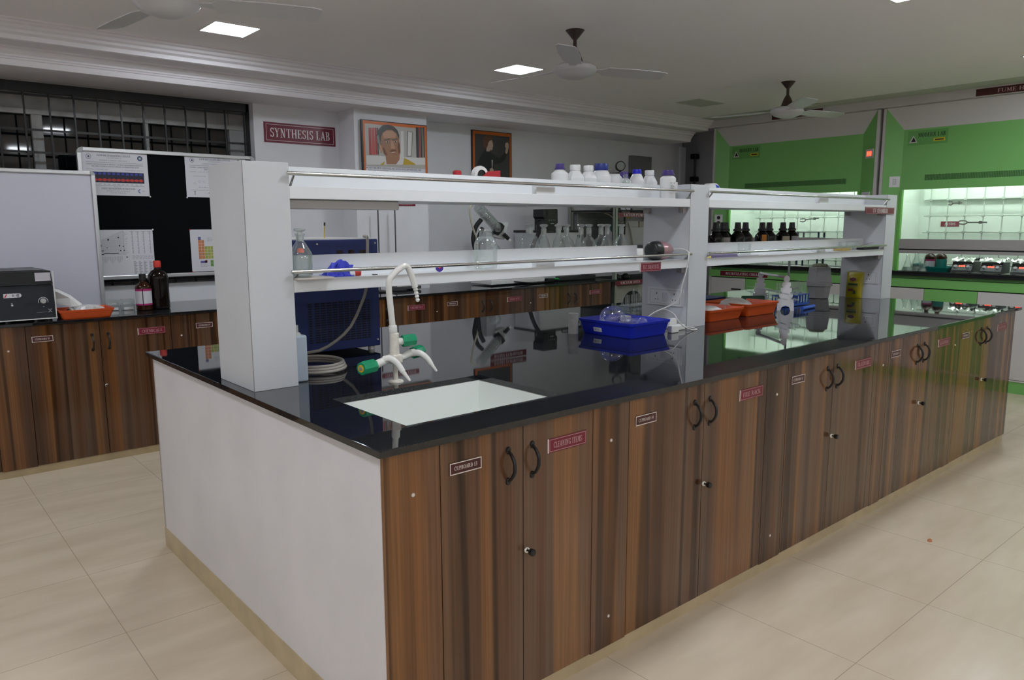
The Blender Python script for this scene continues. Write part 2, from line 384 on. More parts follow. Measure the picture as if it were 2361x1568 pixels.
# stepped cornice
bm = new()
prof = [(3.40, ZC), (3.402, 2.492), (3.415, 2.488), (3.418, 2.478), (3.432, 2.472), (3.436, 2.458), (3.452, 2.45), (3.455, 2.436), (3.475, 2.425), (3.478, 2.402), (3.492, 2.398),
        (3.64, 2.398), (3.642, 2.389), (3.655, 2.384), (3.66, 2.368), (3.674, 2.358), (3.677, 2.348), (3.684, 2.346), (3.687, 2.336), (3.694, 2.334), (3.697, 2.318), (3.702, 2.302), (3.715, 2.30),
        (YW + .01, 2.30), (YW + .01, ZC)]
prism(bm, [(-3.5, y, z) for y, z in prof], (9.7, 0, 0)); struct('trim_2', bm, CORN)
# bulkhead over the hoods with its ceiling strip
bm = new(); box(bm, 6.20, 7.06, -5.45, 3.49, 2.425, ZC + .001); struct('trim_3', bm, GREY)
bm = new(); box(bm, 5.95, 6.20, -5.45, 3.39, ZC - .004, ZC + .001); struct('trim_4', bm, mat('strip_paint', (.50, .54, .48), .8))
# window: outer reveal, frames, night glass, bar grille
wr = thing('window_1', None, None, (-.4, 4.3, 1.0)); wr['kind'] = 'structure'
FRM = mat('window_frame_paint', (.38, .38, .37), .6, var=.12, vscale=14)
bm = new()
box(bm, -2.3, 1.435, 4.36, 4.42, 2.14, 2.26); box(bm, -2.3, 1.435, 4.33, 4.38, 2.12, 2.15)
for x in (-1.25, -.60, .048): box(bm, x, x + .060, 4.34, 4.40, 1.0, 2.12)
for x in (.73,): box(bm, x, x + .026, 4.34, 4.40, 1.0, 2.12)
box(bm, 1.33, 1.435, 4.34, 4.40, 1.0, 2.26); box(bm, -2.3, 1.435, 4.33, 4.40, 1.0, 1.03)
obj('window_frame', bm, FRM, wr)
bm = new(); box(bm, -2.3, 1.40, 4.385, 4.392, 1.0, 2.3); obj('pane', bm, mat('night_glass', (.004, .005, .006), .04, spec=.6), wr)
bm = new(); box(bm, -2.3, 1.435, 4.42, 4.46, .9, 2.45); obj('night_backing', bm, DARKGAP, wr)  # darkness of the night outside, put in as a black board behind the panes
bm = new()
for i in range(27):
    x = -2.25 + i * .1402
    box(bm, x - .005, x + .005, 4.205, 4.217, 1.0, 2.295)
for z in (1.03, 1.17, 1.31, 1.45, 1.59, 1.73, 1.87, 2.01, 2.225): box(bm, -2.3, 1.43, 4.217, 4.223, z - .007, z + .007)
box(bm, -2.3, 1.43, 4.20, 4.24, 2.24, 2.30); box(bm, 1.41, 1.432, 4.20, 4.225, 1.0, 2.3)
obj('window_grille', bm, IRON, wr)

# ------------------------------------------------------------------ ceiling lights
lab = {(.83, 2.92): 'square white LED panel lit in the ceiling above the window',
       (2.82, 2.72): 'square white LED panel lit beside the middle ceiling fan blade',
       (3.07, .14): 'square LED panel lit at the top edge of the picture above the long bench',
       (5.255, .13): 'square LED panel lit in the ceiling close to the fume hoods'}
LP = [(.83, 2.92), (2.82, 2.72), (-1.2, 2.9), (-1.1, .14), (.96, .14), (3.07, .14), (5.255, .13), (-3.0, .14), (-3.0, -2.5), (-1.1, -4.6), (2.0, -4.6), (5.28, -4.6), (-1.1, -2.5), (.96, -2.5), (3.07, -2.5), (5.28, -2.5)]
def led(x, y):
    t = thing('ceiling_light', lab.get((x, y), 'square LED ceiling panel lit over the aisle out of view'), 'ceiling light', (x, y, ZC), 'square LED ceiling panels')
    bm = new(); h = .135
    for a in ((-h, h, -h, -h + .012), (-h, h, h - .012, h), (-h, -h + .012, -h + .012, h - .012), (h - .012, h, -h + .012, h - .012)): box(bm, x + a[0], x + a[1], y + a[2], y + a[3], ZC - .006, ZC)
    obj('frame', bm, WPLAS, t)
    bm = new(); box(bm, x - h + .012, x + h - .012, y - h + .012, y + h - .012, ZC - .004, ZC - .001); obj('diffuser', bm, LED, t)
for x, y in LP: led(x, y)
bm = new(); box(bm, 4.90, 5.28, 2.66, 2.92, ZC - .005, ZC); tag(obj('ceiling_hatch', bm, mat('hatch_paint', (.50, .53, .47), .8)), 'plain square hatch in the ceiling near the fume hood corner', 'ceiling hatch')

# ------------------------------------------------------------------ ceiling fans
FANW = mat('fan_white', (.60, .60, .62), .3); FANB = mat('fan_brown', (.045, .026, .02), .4)
def fan(x, y, hz, a0, label):
    t = thing('ceiling_fan', label, 'ceiling fan', (x, y, ZC), 'white ceiling fans')
    bm = new(); lathe(bm, [(0, ZC - hz), (.055, ZC - hz), (.05, ZC - hz - .006), (.014, ZC - hz - .05), (0, ZC - hz - .05)], (x, y, hz)); obj('canopy', bm, FANB, t)
    bm = new(); cyl(bm, (x, y, hz + .03), (x, y, ZC - .045), .011, 12)
    lathe(bm, [(.0, .125), (.014, .12), (.03, .09), (.045, .05), (.05, .032), (0, .032)], (x, y, hz)); obj('down_rod', bm, FANB, t)
    bm = new(); lathe(bm, [(0, .034), (.05, .034), (.095, .028), (.122, .012), (.128, -.005), (.122, -.015), (.115, -.018), (.10, -.034), (.055, -.05), (0, -.055)], (x, y, hz), seg=36); obj('motor', bm, FANW, t)
    for k in range(3):
        a = a0 + k * 120; bm = new(); ca, sa = math.cos(math.radians(a)), math.sin(math.radians(a))
        def q(r, w, z): return (x + ca * r - sa * w, y + sa * r + ca * w, hz + z)
        st = [(.10, -.018, .018, .0, .0), (.17, -.022, .024, .004, -.004), (.20, -.05, .055, .012, -.012), (.38, -.058, .064, .012, -.014), (.56, -.052, .06, .010, -.013), (.60, -.035, .05, .008, -.01)]
        for (r0, a_, b_, c_, d_), (r1, e_, f_, g_, h_) in zip(st, st[1:]):
            v = [q(r0, a_, c_), q(r0, b_, d_), q(r1, f_, h_), q(r1, e_, g_)]
            prism(bm, v, (0, 0, .004))
        obj('blade', bm, FANW, t)
    return t
fan(2.358, 1.70, 2.285, -140, 'white ceiling fan with brown stem over the middle of the long bench')
fan(4.77, 1.74, 2.278, -135, 'smallest white ceiling fan with brown stem before the green hoods')
fan(.14, 1.78, 2.275, 97, 'ceiling fan cut off at the top edge of the picture above the notice board')

# ------------------------------------------------------------------ island bench
L, W, H = 4.69, 1.92, .87
HS = .0
def worktop(name, x0, x1, y0, y1, z0, z1, hole=None):
    bm = new()
    if hole:
        a, b, c, d = hole
        xs, ys = [x0, a, b, x1], [y0, c, d, y1]
        V = {(i, j, k): bm.verts.new((xs[i], ys[j], z)) for i in range(4) for j in range(4) for k, z in enumerate((z0, z1))}
        for i in range(3):
            for j in range(3):
                if (i, j) == (1, 1): continue
                bm.faces.new([V[i, j, 1], V[i + 1, j, 1], V[i + 1, j + 1, 1], V[i, j + 1, 1]])
                bm.faces.new([V[i, j, 0], V[i, j + 1, 0], V[i + 1, j + 1, 0], V[i + 1, j, 0]])
        for i in range(3):
            bm.faces.new([V[i, 0, 0], V[i + 1, 0, 0], V[i + 1, 0, 1], V[i, 0, 1]]); bm.faces.new([V[i, 3, 0], V[i, 3, 1], V[i + 1, 3, 1], V[i + 1, 3, 0]])
            bm.faces.new([V[0, i, 0], V[0, i, 1], V[0, i + 1, 1], V[0, i + 1, 0]]); bm.faces.new([V[3, i, 0], V[3, i + 1, 0], V[3, i + 1, 1], V[3, i, 1]])
        bm.faces.new([V[1, 1, 0], V[1, 1, 1], V[2, 1, 1], V[2, 1, 0]]); bm.faces.new([V[1, 2, 0], V[2, 2, 0], V[2, 2, 1], V[1, 2, 1]])
        bm.faces.new([V[1, 1, 0], V[1, 2, 0], V[1, 2, 1], V[1, 1, 1]]); bm.faces.new([V[2, 1, 0], V[2, 1, 1], V[2, 2, 1], V[2, 2, 0]])
        es = [e for e in bm.edges if all(abs(v.co.z - z1) < 1e-6 for v in e.verts) and (all(abs(v.co.y - y0) < 1e-6 for v in e.verts) or all(abs(v.co.x - x0) < 1e-6 for v in e.verts) or all(abs(v.co.y - y1) < 1e-6 for v in e.verts) or all(abs(v.co.x - x1) < 1e-6 for v in e.verts))]
        bmesh.ops.bevel(bm, geom=es, offset=.004, segments=3, affect='EDGES', profile=.5)
    else: box(bm, x0, x1, y0, y1, z0, z1, .003, 2)
    return obj(name, bm, GRAN)
SX0, SX1, SY0, SY1 = .176, .750, .158, .575
tag(worktop('worktop', 0, L, 0, W, H - .018, H, (SX0, SX1, SY0, SY1)), 'long polished black granite worktop on the wooden cupboard island', 'worktop')
tag(struct('baseboard_island', (lambda b: (box(b, .021, L - .055, .028, W - .028, 0, .0435), b)[1])(new()), SKIRT))
bm = new(); box(bm, .0185, .0215, .019, W - .019, 0, .0875); struct('baseboard_left', bm, SKIRT)
# white masonry core with the painted end
bm = new(); box(bm, .021, .03, .036, W - .026, .0435, H - .0185); o = obj('end_slab', bm, PLASTER); tag(o, 'white plastered end of the island bench under the black worktop', 'bench end')
# rear cupboards
for i in range(4):
    x0 = .032 + i * 1.15; t = thing('cupboard', 'striped wooden cupboard on the hidden far side of the island bench', 'cupboard', (x0 + .57, W - .3, .0435), 'rear cupboards of the island')
    bm = new(); box(bm, x0 if i else .021, x0 + 1.147, W - .04, W - .021, .0435, H - .0185); obj('front_board', bm, WOOD, t)
    bm = new(); box(bm, x0, x0 + 1.147, 1.0, W - .042, .0435, H - .019); obj('carcass', bm, DARKGAP, t)

def bow_handle(x, y, zc, parent, h=.098, up=True):
    """black iron bow handle on a face that looks to -Y at y"""
    bm = new()
    pts = [(x, y - .003, zc + h * .42), (x, y - .016, zc + h * .33), (x, y - .027, zc + h * .15), (x, y - .029, zc), (x, y - .027, zc - h * .15), (x, y - .016, zc - h * .33), (x, y - .003, zc - h * .42)]
    tube(bm, pts, lambda t: .0042 + .0012 * math.sin(PI * t), 8, 4)
    for s in (1, -1):
        lathe(bm, [(0, .004), (.0075, .004), (.009, .002), (.009, 0), (0, 0)], (x, y, zc + s * h * .47), (0, -1, 0), 12, sy=1)
        lathe(bm, [(0, .008), (.004, .006), (.006, .003), (.006, 0), (0, 0)], (x, y, zc + s * h * .40), (0, -1, 0), 10)
    return obj('handle', bm, IRON, parent)
def lock(x, y, z, parent, key=True):
    bm = new(); lathe(bm, [(0, .006), (.007, .006), (.0095, .004), (.0105, 0), (0, 0)], (x, y, z), (0, -1, 0), 16)
    o = obj('lock', bm, CHROME, parent)
    if key:
        bm = new(); box(bm, x - .0015, x + .0015, y - .018, y - .005, z - .003, z + .003); lathe(bm, [(0, 0), (.009, 0), (.0105, .003), (.0105, .013), (.008, .016), (0, .016)], (x, y - .016, z), (0, -1, 0), 12)
        obj('key', bm, BLACK, parent)
def screw(bm_, x, y, z):
    lathe(bm_, [(0, .001), (.003, .001), (.0045, .002), (.0055, 0), (0, 0)], (x, y, z), (0, -1, 0), 12)
def cup_unit(x0, xa, xm, x1, y, z0, z1, num, word, m, end=None, hz=.741, locky=.477, lockkey=True, sx=None, wx=None, screwz=(.73,), idx='', hh=.098, off=(.055, .034), label=None, group=None, xend=None):
    """filler panel x0..xa, doors xa..xm..x1, optional end strip to xend, faces at y"""
    t = thing('cupboard', label, 'cupboard', ((x0 + x1) / 2, y + .3, z0), group)
    g = .0015; th = .018; xe = xend or x1
    bm = new(); box(bm, max(x0, .031) + g if y < 1 else x0 + g, xe - g, y + th + .002, y + .56, z0, z1 if num != '13' else z1 - .2); obj('carcass', bm, DARKGAP, t)
    bm = new(); box(bm, x0 + g, xa - g, y, y + th, z0, z1)
    
    p = obj('filler_panel', bm, m, t)
    if xend: bb = new(); box(bb, x1 + g, xend, y, y + th, z0, z1); obj('end_strip', bb, m, t)
    for zz in screwz:
        bm = new(); screw(bm, (x0 + xa) / 2 if xa - x0 > .03 else x0 + .012, y, zz); obj('screw_cap', bm, CREAM_INK, p)
    for i, (a, b) in enumerate(((xa, xm), (xm, x1))):
        bm = new(); box(bm, a + g, b - g, y, y + th, z0 + .004, z1 - .003); d = obj('door', bm, m, t)
        bow_handle(xm - off[0] if i == 0 else xm + off[1], y, hz, d, hh)
        if i == 0:
            s = plate((sx, y - .0002, .757), .104, .032, .0018, 'CUPBOARD %s' % num, SIGNDK, CREAM_INK, None, .14, .34)
            s.border(0, .104, 0, .032, .0026, CREAM_INK, .0024); s.build('number_plate', d)
        else:
            if word:
                wdt = .155; s = plate((wx, y - .0002, .746), wdt, .042, .0022, word, RED_SIGN, PINK_INK, PINK_INK, .12, .42, CREAM_INK, lw=.0014); s.build('name_plate', d)
            lock(xm + .013, y, locky, d, lockkey)
    return t
Z0, Z1 = .0435, H - .0185
U = [(.021, .187, .470, .753, '13', 'CLEANING ITEMS', .216, .567, None, 'striped wooden cupboard 13 marked for cleaning items at the near bench corner'),
     (.753, .920, 1.322, 1.730, '14', 'FILE RACK', .950, 1.545, None, 'striped wooden cupboard 14 with the file rack plate'),
     (1.730, 1.884, 2.265, 2.700, '15', 'GLASSWARE', 1.912, 2.468, None, 'striped wooden cupboard 15 with a glassware plate'),
     (2.700, 2.811, 3.198, 3.600, '16', 'GLASSWARE', 2.836, 3.414, None, 'striped wooden cupboard 16, second one with a glassware plate'),
     (3.600, 3.713, 4.110, 4.560, '17', 'GLASSWARE', 3.750, 4.330, 4.640, 'striped wooden cupboard 17 at the far end of the island bench')]
for x0, xa, xm, x1, num, word, sx, wx, xe, lb in U:
    cup_unit(x0, xa, xm, x1, .021, Z0, Z1, num, word, WOOD, sx=sx, wx=wx, xend=xe, label=lb, group='cupboards along the island front', screwz=(.733, .147) if num in ('14', '15') else (.733,))
# sink
SINKW = mat('sink_ceramic', (.80, .83, .80), .25)
t = thing('sink', 'white rectangular sink basin set into the black worktop corner', 'sink', (.46, .37, H - .2))
bm = new()
a, b, c, d, e = SX0 - .012, SX1 + .012, SY0 - .012, SY1 + .012, .022
zt, zb = H - .0185, H - .20
def ring4(x0, x1, y0, y1, z): return [bm.verts.new(p) for p in ((x0, y0, z), (x1, y0, z), (x1, y1, z), (x0, y1, z))]
R = [ring4(a, b, c, d, zt), ring4(SX0 + .004, SX1 - .004, SY0 + .004, SY1 - .004, zt - .001), ring4(SX0 + .02, SX1 - .02, SY0 + .02, SY1 - .02, zb + .02), ring4(SX0 + .05, SX1 - .05, SY0 + .05, SY1 - .05, zb)]
for p, q in zip(R, R[1:]):
    for i in range(4): bm.faces.new([p[i], p[(i + 1) % 4], q[(i + 1) % 4], q[i]])
bm.faces.new(R[-1])
obj('basin', bm, SINKW, t)
bm = new(); lathe(bm, [(0, .003), (.018, .003), (.028, .005), (.032, 0), (0, 0)], (.46, .37, zb)); obj('drain', bm, CHROME, t)
# faucet
t = thing('lab_faucet', 'white three-way laboratory faucet with green knobs beside the sink', 'faucet', (.463, .668, H))
fx, fy = .463, .668
bm = new(); lathe(bm, [(0, .009), (.010, .009), (.024, .006), (.027, .002), (.027, 0), (0, 0)], (fx, fy, H), seg=32)
lathe(bm, [(.0085, .006), (.0085, .05), (.010, .066)], (fx, fy, H)); obj('base', bm, CREAM, t)
bm = new(); box(bm, fx - .020, fx + .020, fy - .020, fy + .020, H + .064, H + .097, .007, 3)
lathe(bm, [(.0165, .0), (.017, .01), (.0165, .03), (.0155, .066), (.0165, .074), (.014, .078)], (fx - .002, fy, H + .092))
obj('valve_body', bm, CREAM, t)
WGL = mat('tap_enamel', (.78, .77, .74), .25)
bm = new(); tube(bm, [(fx - .004, fy, H + .165), (fx - .012, fy, H + .25), (fx - .017, fy, H + .335), (fx - .002, fy, H + .362), (fx + .034, fy, H + .388), (fx + .056, fy, H + .39), (fx + .073, fy, H + .36), (fx + .087, fy, H + .318)], .0105, 16, 7)
lathe(bm, [(.0125, -.004), (.0145, 0), (.0145, .022), (.0125, .026)], (fx - .005, fy, H + .17), (-.05, 0, 1))
obj('swan_neck', bm, WGL, t)
bm = new()
p0, p1 = Vector((fx + .086, fy, H + .322)), Vector((fx + .096, fy, H + .274))
for i in range(5):
    c = p0.lerp(p1, i / 4 + .0); rr = .0085 - i * .0002
    lathe(bm, [(0, -.007), (rr * .7, -.0055), (rr, 0), (rr * .7, .0055), (0, .007)], c, p1 - p0, 14)
obj('hose_nozzle', bm, WGL, t)
KN = mat('green_knob', (.0, .27, .12), .3); KY = mat('yellow_cap', (.72, .42, .01), .4); KG = mat('grey_cap', (.25, .25, .26), .5)
def knob(p, dr, rr=.0205, ln=.046, cap=None):
    bm = new(); lathe(bm, [(0, 0), (rr * .93, 0), (rr * .96, .004), (rr, ln * .8), (rr * .9, ln), (0, ln)], p, dr, 8); o = obj('knob', bm, KN, t)
    if cap:
        bm = new(); e = Vector(p) + Vector(dr).normalized() * ln
        lathe(bm, [(0, .002), (.0125, .002), (.0125, -.001)], e, dr, 16); obj('cap_ring', bm, KY, o)
        bm = new(); lathe(bm, [(0, .004), (.007, .003), (.007, 0)], e, dr, 12); obj('cap_centre', bm, KG, o)
# upper stub with knob
bm = new(); tube(bm, [(fx + .006, fy, H + .138), (fx + .032, fy, H + .137)], .0125, 14); obj('valve_arm', bm, WGL, t)
knob((fx + .030, fy, H + .1375), (1, -.18, .02), .0215, .047)
# cold arm (viewer's near side): arm, knob, spout
bm = new(); tube(bm, [(fx - .016, fy, H + .080), (fx - .034, fy - .004, H + .080), (fx - .06, fy - .012, H + .0775), (fx - .098, fy - .022, H + .070)], lambda s: .0115 + .003 * s, 16, 5)
tube(bm, [(fx - .052, fy - .012, H + .084), (fx - .036, fy - .026, H + .088), (fx - .020, fy - .045, H + .072), (fx - .012, fy - .066, H + .045)], lambda s: .0125 - .003 * s, 14, 5); obj('valve_arm', bm, WGL, t)
knob((fx - .095, fy - .022, H + .071), (-1, -.25, -.03), .0235, .058, True)
bm = new()
q0, q1 = Vector((fx - .0125, fy - .064, H + .047)), Vector((fx - .002, fy - .092, H + .018))
for i in range(5):
    c0 = q0.lerp(q1, i / 5); c1 = q0.lerp(q1, (i + 1) / 5); cyl(bm, c0, c1, .0088 - .0009 * i, 12, r2=.0068 - .0009 * i)
obj('hose_nozzle', bm, WGL, t)
# far arm
bm = new(); tube(bm, [(fx + .016, fy, H + .080), (fx + .034, fy + .004, H + .083), (fx + .062, fy + .012, H + .088), (fx + .090, fy + .022, H + .088)], lambda s: .012 + .0025 * s, 16, 5)
tube(bm, [(fx + .075, fy + .012, H + .090), (fx + .098, fy - .006, H + .088), (fx + .115, fy - .022, H + .070), (fx + .124, fy - .034, H + .050)], lambda s: .0125 - .004 * s, 14, 5); obj('valve_arm', bm, WGL, t)
knob((fx + .088, fy + .022, H + .088), (1, .45, .0), .0225, .05)
bm = new(); q0, q1 = Vector((fx + .1235, fy - .033, H + .052)), Vector((fx + .134, fy - .052, H + .026))
for i in range(4):
    c0 = q0.lerp(q1, i / 4); c1 = q0.lerp(q1, (i + 1) / 4); cyl(bm, c0, c1, .0080 - .0009 * i, 12, r2=.0060 - .0009 * i)
obj('hose_nozzle', bm, WGL, t)

# ------------------------------------------------------------------ reagent shelf (pillars, two bays)
PY0, PY1, PZ = .829, 1.126, 1.597
PX = [(.035, .186), (2.309, 2.469), (4.556, 4.716)]
SOCK = mat('socket_plastic', (.74, .75, .77), .3)
names = ['white laminate pillar standing at the sink end of the bench shelf', 'white laminate middle pillar of the bench shelf beside the blue tray', 'white laminate pillar at the far end of the bench shelf with the yellow pack']
pill = []
for (x0, x1), nm in zip(PX, names):
    t = thing('shelf_pillar', nm, 'shelf pillar', ((x0 + x1) / 2, (PY0 + PY1) / 2, H), 'pillars of the bench shelf')
    bm = new(); box(bm, x0, x1, PY0, PY1, H, PZ, .0012); obj('column_casing', bm, W_LAM, t)
    bm = new(); box(bm, x0 - .0006, x0 + .0012, PY0 - .0006, PY0 + .0012, H, PZ)
    obj('edge_seam', bm, mat('seam_grey', (.25, .25, .25), .6) if 'seam_grey' not in MATS else MATS['seam_grey'], t); pill.append(t)
def socket(y0, y1, z0, z1, x, parent, n=2, flip=False):
    """wall socket plate on a face looking to -X; u runs to -Y"""
    a = Art((x, y1, z0), (0, -1, 0)); w, h = y1 - y0, z1 - z0
    a.slab(0, w, 0, h, SOCK, .008); a.border(w * .08, w * .92, h * .1, h * .9, .0012, MATS['seam_grey'], .0085); 
    def holes(u, s): 
        a.ell(u, h * .68, s * .8, s * 1.5, BLACKM, .0086, 12)
        a.ell(u - 2.6 * s, h * .34, s * .7, s * 1.1, BLACKM, .0086, 10); a.ell(u + 2.6 * s, h * .34, s * .7, s * 1.1, BLACKM, .0086, 10)
    if not flip: holes(w * .27, .0035)
    if n == 2: holes(w * .76, .0035)
    if flip: holes(w * .62, .0038)
    u = w * .5 if not flip else w * .22
    a.slab(u - .012, u + .012, h * .25, h * .75, W_LAM, .004, .008); a.rect(u - .0125, u - .0115, h * .25, h * .75, MATS['seam_grey'], .0125)
    return a.build('socket_plate', parent)
socket(.852, 1.082, .978, 1.068, 2.309, pill[1]); socket(.852, 1.03, .978, 1.068, 4.556, pill[2], 1, True)
RAILM = STEEL
def bay(i, x0, x1, lx):
    for nm, z0, z1, zt, zr in (('shelf', 1.181, 1.222, 1.296, 1.249), ('shelf', 1.484, 1.524, 1.597, 1.563)):
        up = z0 > 1.3
        t = thing('bench_shelf', ('upper' if up else 'lower') + ' white laminate shelf of the ' + ('long bay above the blue tray' if i == 0 else 'far bay before the hoods'), 'shelf', ((x0 + x1) / 2, .98, z0), 'shelves above the island bench')
        bm = new(); box(bm, x0, x1, PY0, PY1, z0, z1, .001); obj('shelf_board', bm, W_LAM2, t)
        bm = new(); box(bm, x0, x1, .975, .985, z1, zt); obj('divider', bm, W_LAM2, t)
        bm = new(); box(bm, lx, lx + .105, PY0 + .001, PY0 + .03, z1, zr - .004); obj('rail_block', bm, W_LAM2, t)
        bm = new(); tube(bm, [(x0 - .012, PY0 - .014, zr), (x1 + .004, PY0 - .014, zr)], .0065, 12)
        for xx in (x0 + .012, x1 - .008): tube(bm, [(xx, PY0 - .014, zr), (xx, PY0 + .02, z1 + .002)], .004, 8)
        obj('guard_rail', bm, RAILM, t)
        bm = new(); box(bm, x1 - .03, x1 - .002, PY0 + .02, PY0 + .05, z0 - .028, z0); box(bm, x1 - .03, x1 - .002, PY1 - .05, PY1 - .02, z0 - .028, z0); obj('bracket', bm, GASKET, t)
bay(0, .186, 2.309, 1.262); bay(1, 2.469, 4.556, 3.62)
bm = new(); box(bm, .190, .61, .850, .890, 1.452, 1.4835, .003); tag(obj('under_shelf_light', bm, mat('fixture_grey', (.42, .41, .40), .4, metal=.3)), 'long grey light housing under the upper shelf beside the pillar', 'light fixture')
# signs on the shelf
def sign(name, label, o, w, h, t, text, base, ink, U=(1, 0, 0), **k):
    a = plate(o, w, h, t, text, base, ink, U=U, **k)
    return tag(a.build(name, origin=o), label, 'sign')
sign('shelf_sign', 'crimson sign reading TLC SOLVENTS on the lower shelf edge', (1.930, .8285, 1.1745), .153, .043, .003, 'TLC SOLVENTS', RED_SIGN, PINK_INK, border=PINK_INK, side=CREAM_INK, pad=.1, th=.46, lw=.0014)
sign('shelf_sign', 'dark red sign reading UV CHAMBER on the upper shelf corner', (4.233, .8275, 1.463), .44, .046, .003, 'UV CHAMBER', MAROON, WHITE_INK, border=PINK_INK, pad=.24, th=.6, lw=.0014)
# ------------------------------------------------------------------ back bench along the window wall
YB = 3.42
tag(worktop('worktop', -2.6, 4.70, YB - .018, YW - .001, H - .018, H), 'black granite worktop along the window wall behind the island', 'worktop')
bm = new(); box(bm, -2.55, 4.62, YB + .012, YW - .02, 0, .0435); struct('baseboard_back', bm, SKIRT)
UB = [(-1.36, -1.21, -.79, -.40, '02', None, -1.17, 0, 'striped wooden cupboard of the wall bench below the centrifuge, cut by the picture edge'),
      (-.40, -.227, .145, .545, '03', 'CHEMICALS', -.199, .355, 'striped wooden wall bench cupboard 03 marked chemicals below the orange tray'),
      (.545, .665, 1.075, 1.50, '04', 'CHEMICALS', .696, 1.28, 'striped wooden wall bench cupboard 04 beside the white pillar'),
      (1.50, 1.64, 2.06, 2.50, '05', 'CHEMICALS', 1.68, 2.292, 'striped wooden wall bench cupboard marked chemicals behind the tap'),
      (2.50, 2.625, 3.067, 3.50, '06', 'SOLVENTS', 2.662, 3.30, 'striped wooden wall bench cupboard marked solvents'),
      (3.50, 3.635, 4.076, 4.51, '07', 'ACCESSORIES', 3.668, 4.325, 'striped wooden wall bench cupboard marked accessories beside the slotted rack')]
for x0, xa, xm, x1, num, word, sx, wx, lb in UB:
    cup_unit(x0, xa, xm, x1, YB, Z0, Z1, num, word, WOOD2, sx=sx, wx=wx, xend=4.62 if num == '07' else None, label=lb, group='cupboards along the window wall', screwz=(.72,), hz=.728, locky=.463, lockkey=False, hh=.094, off=(.042, .044))

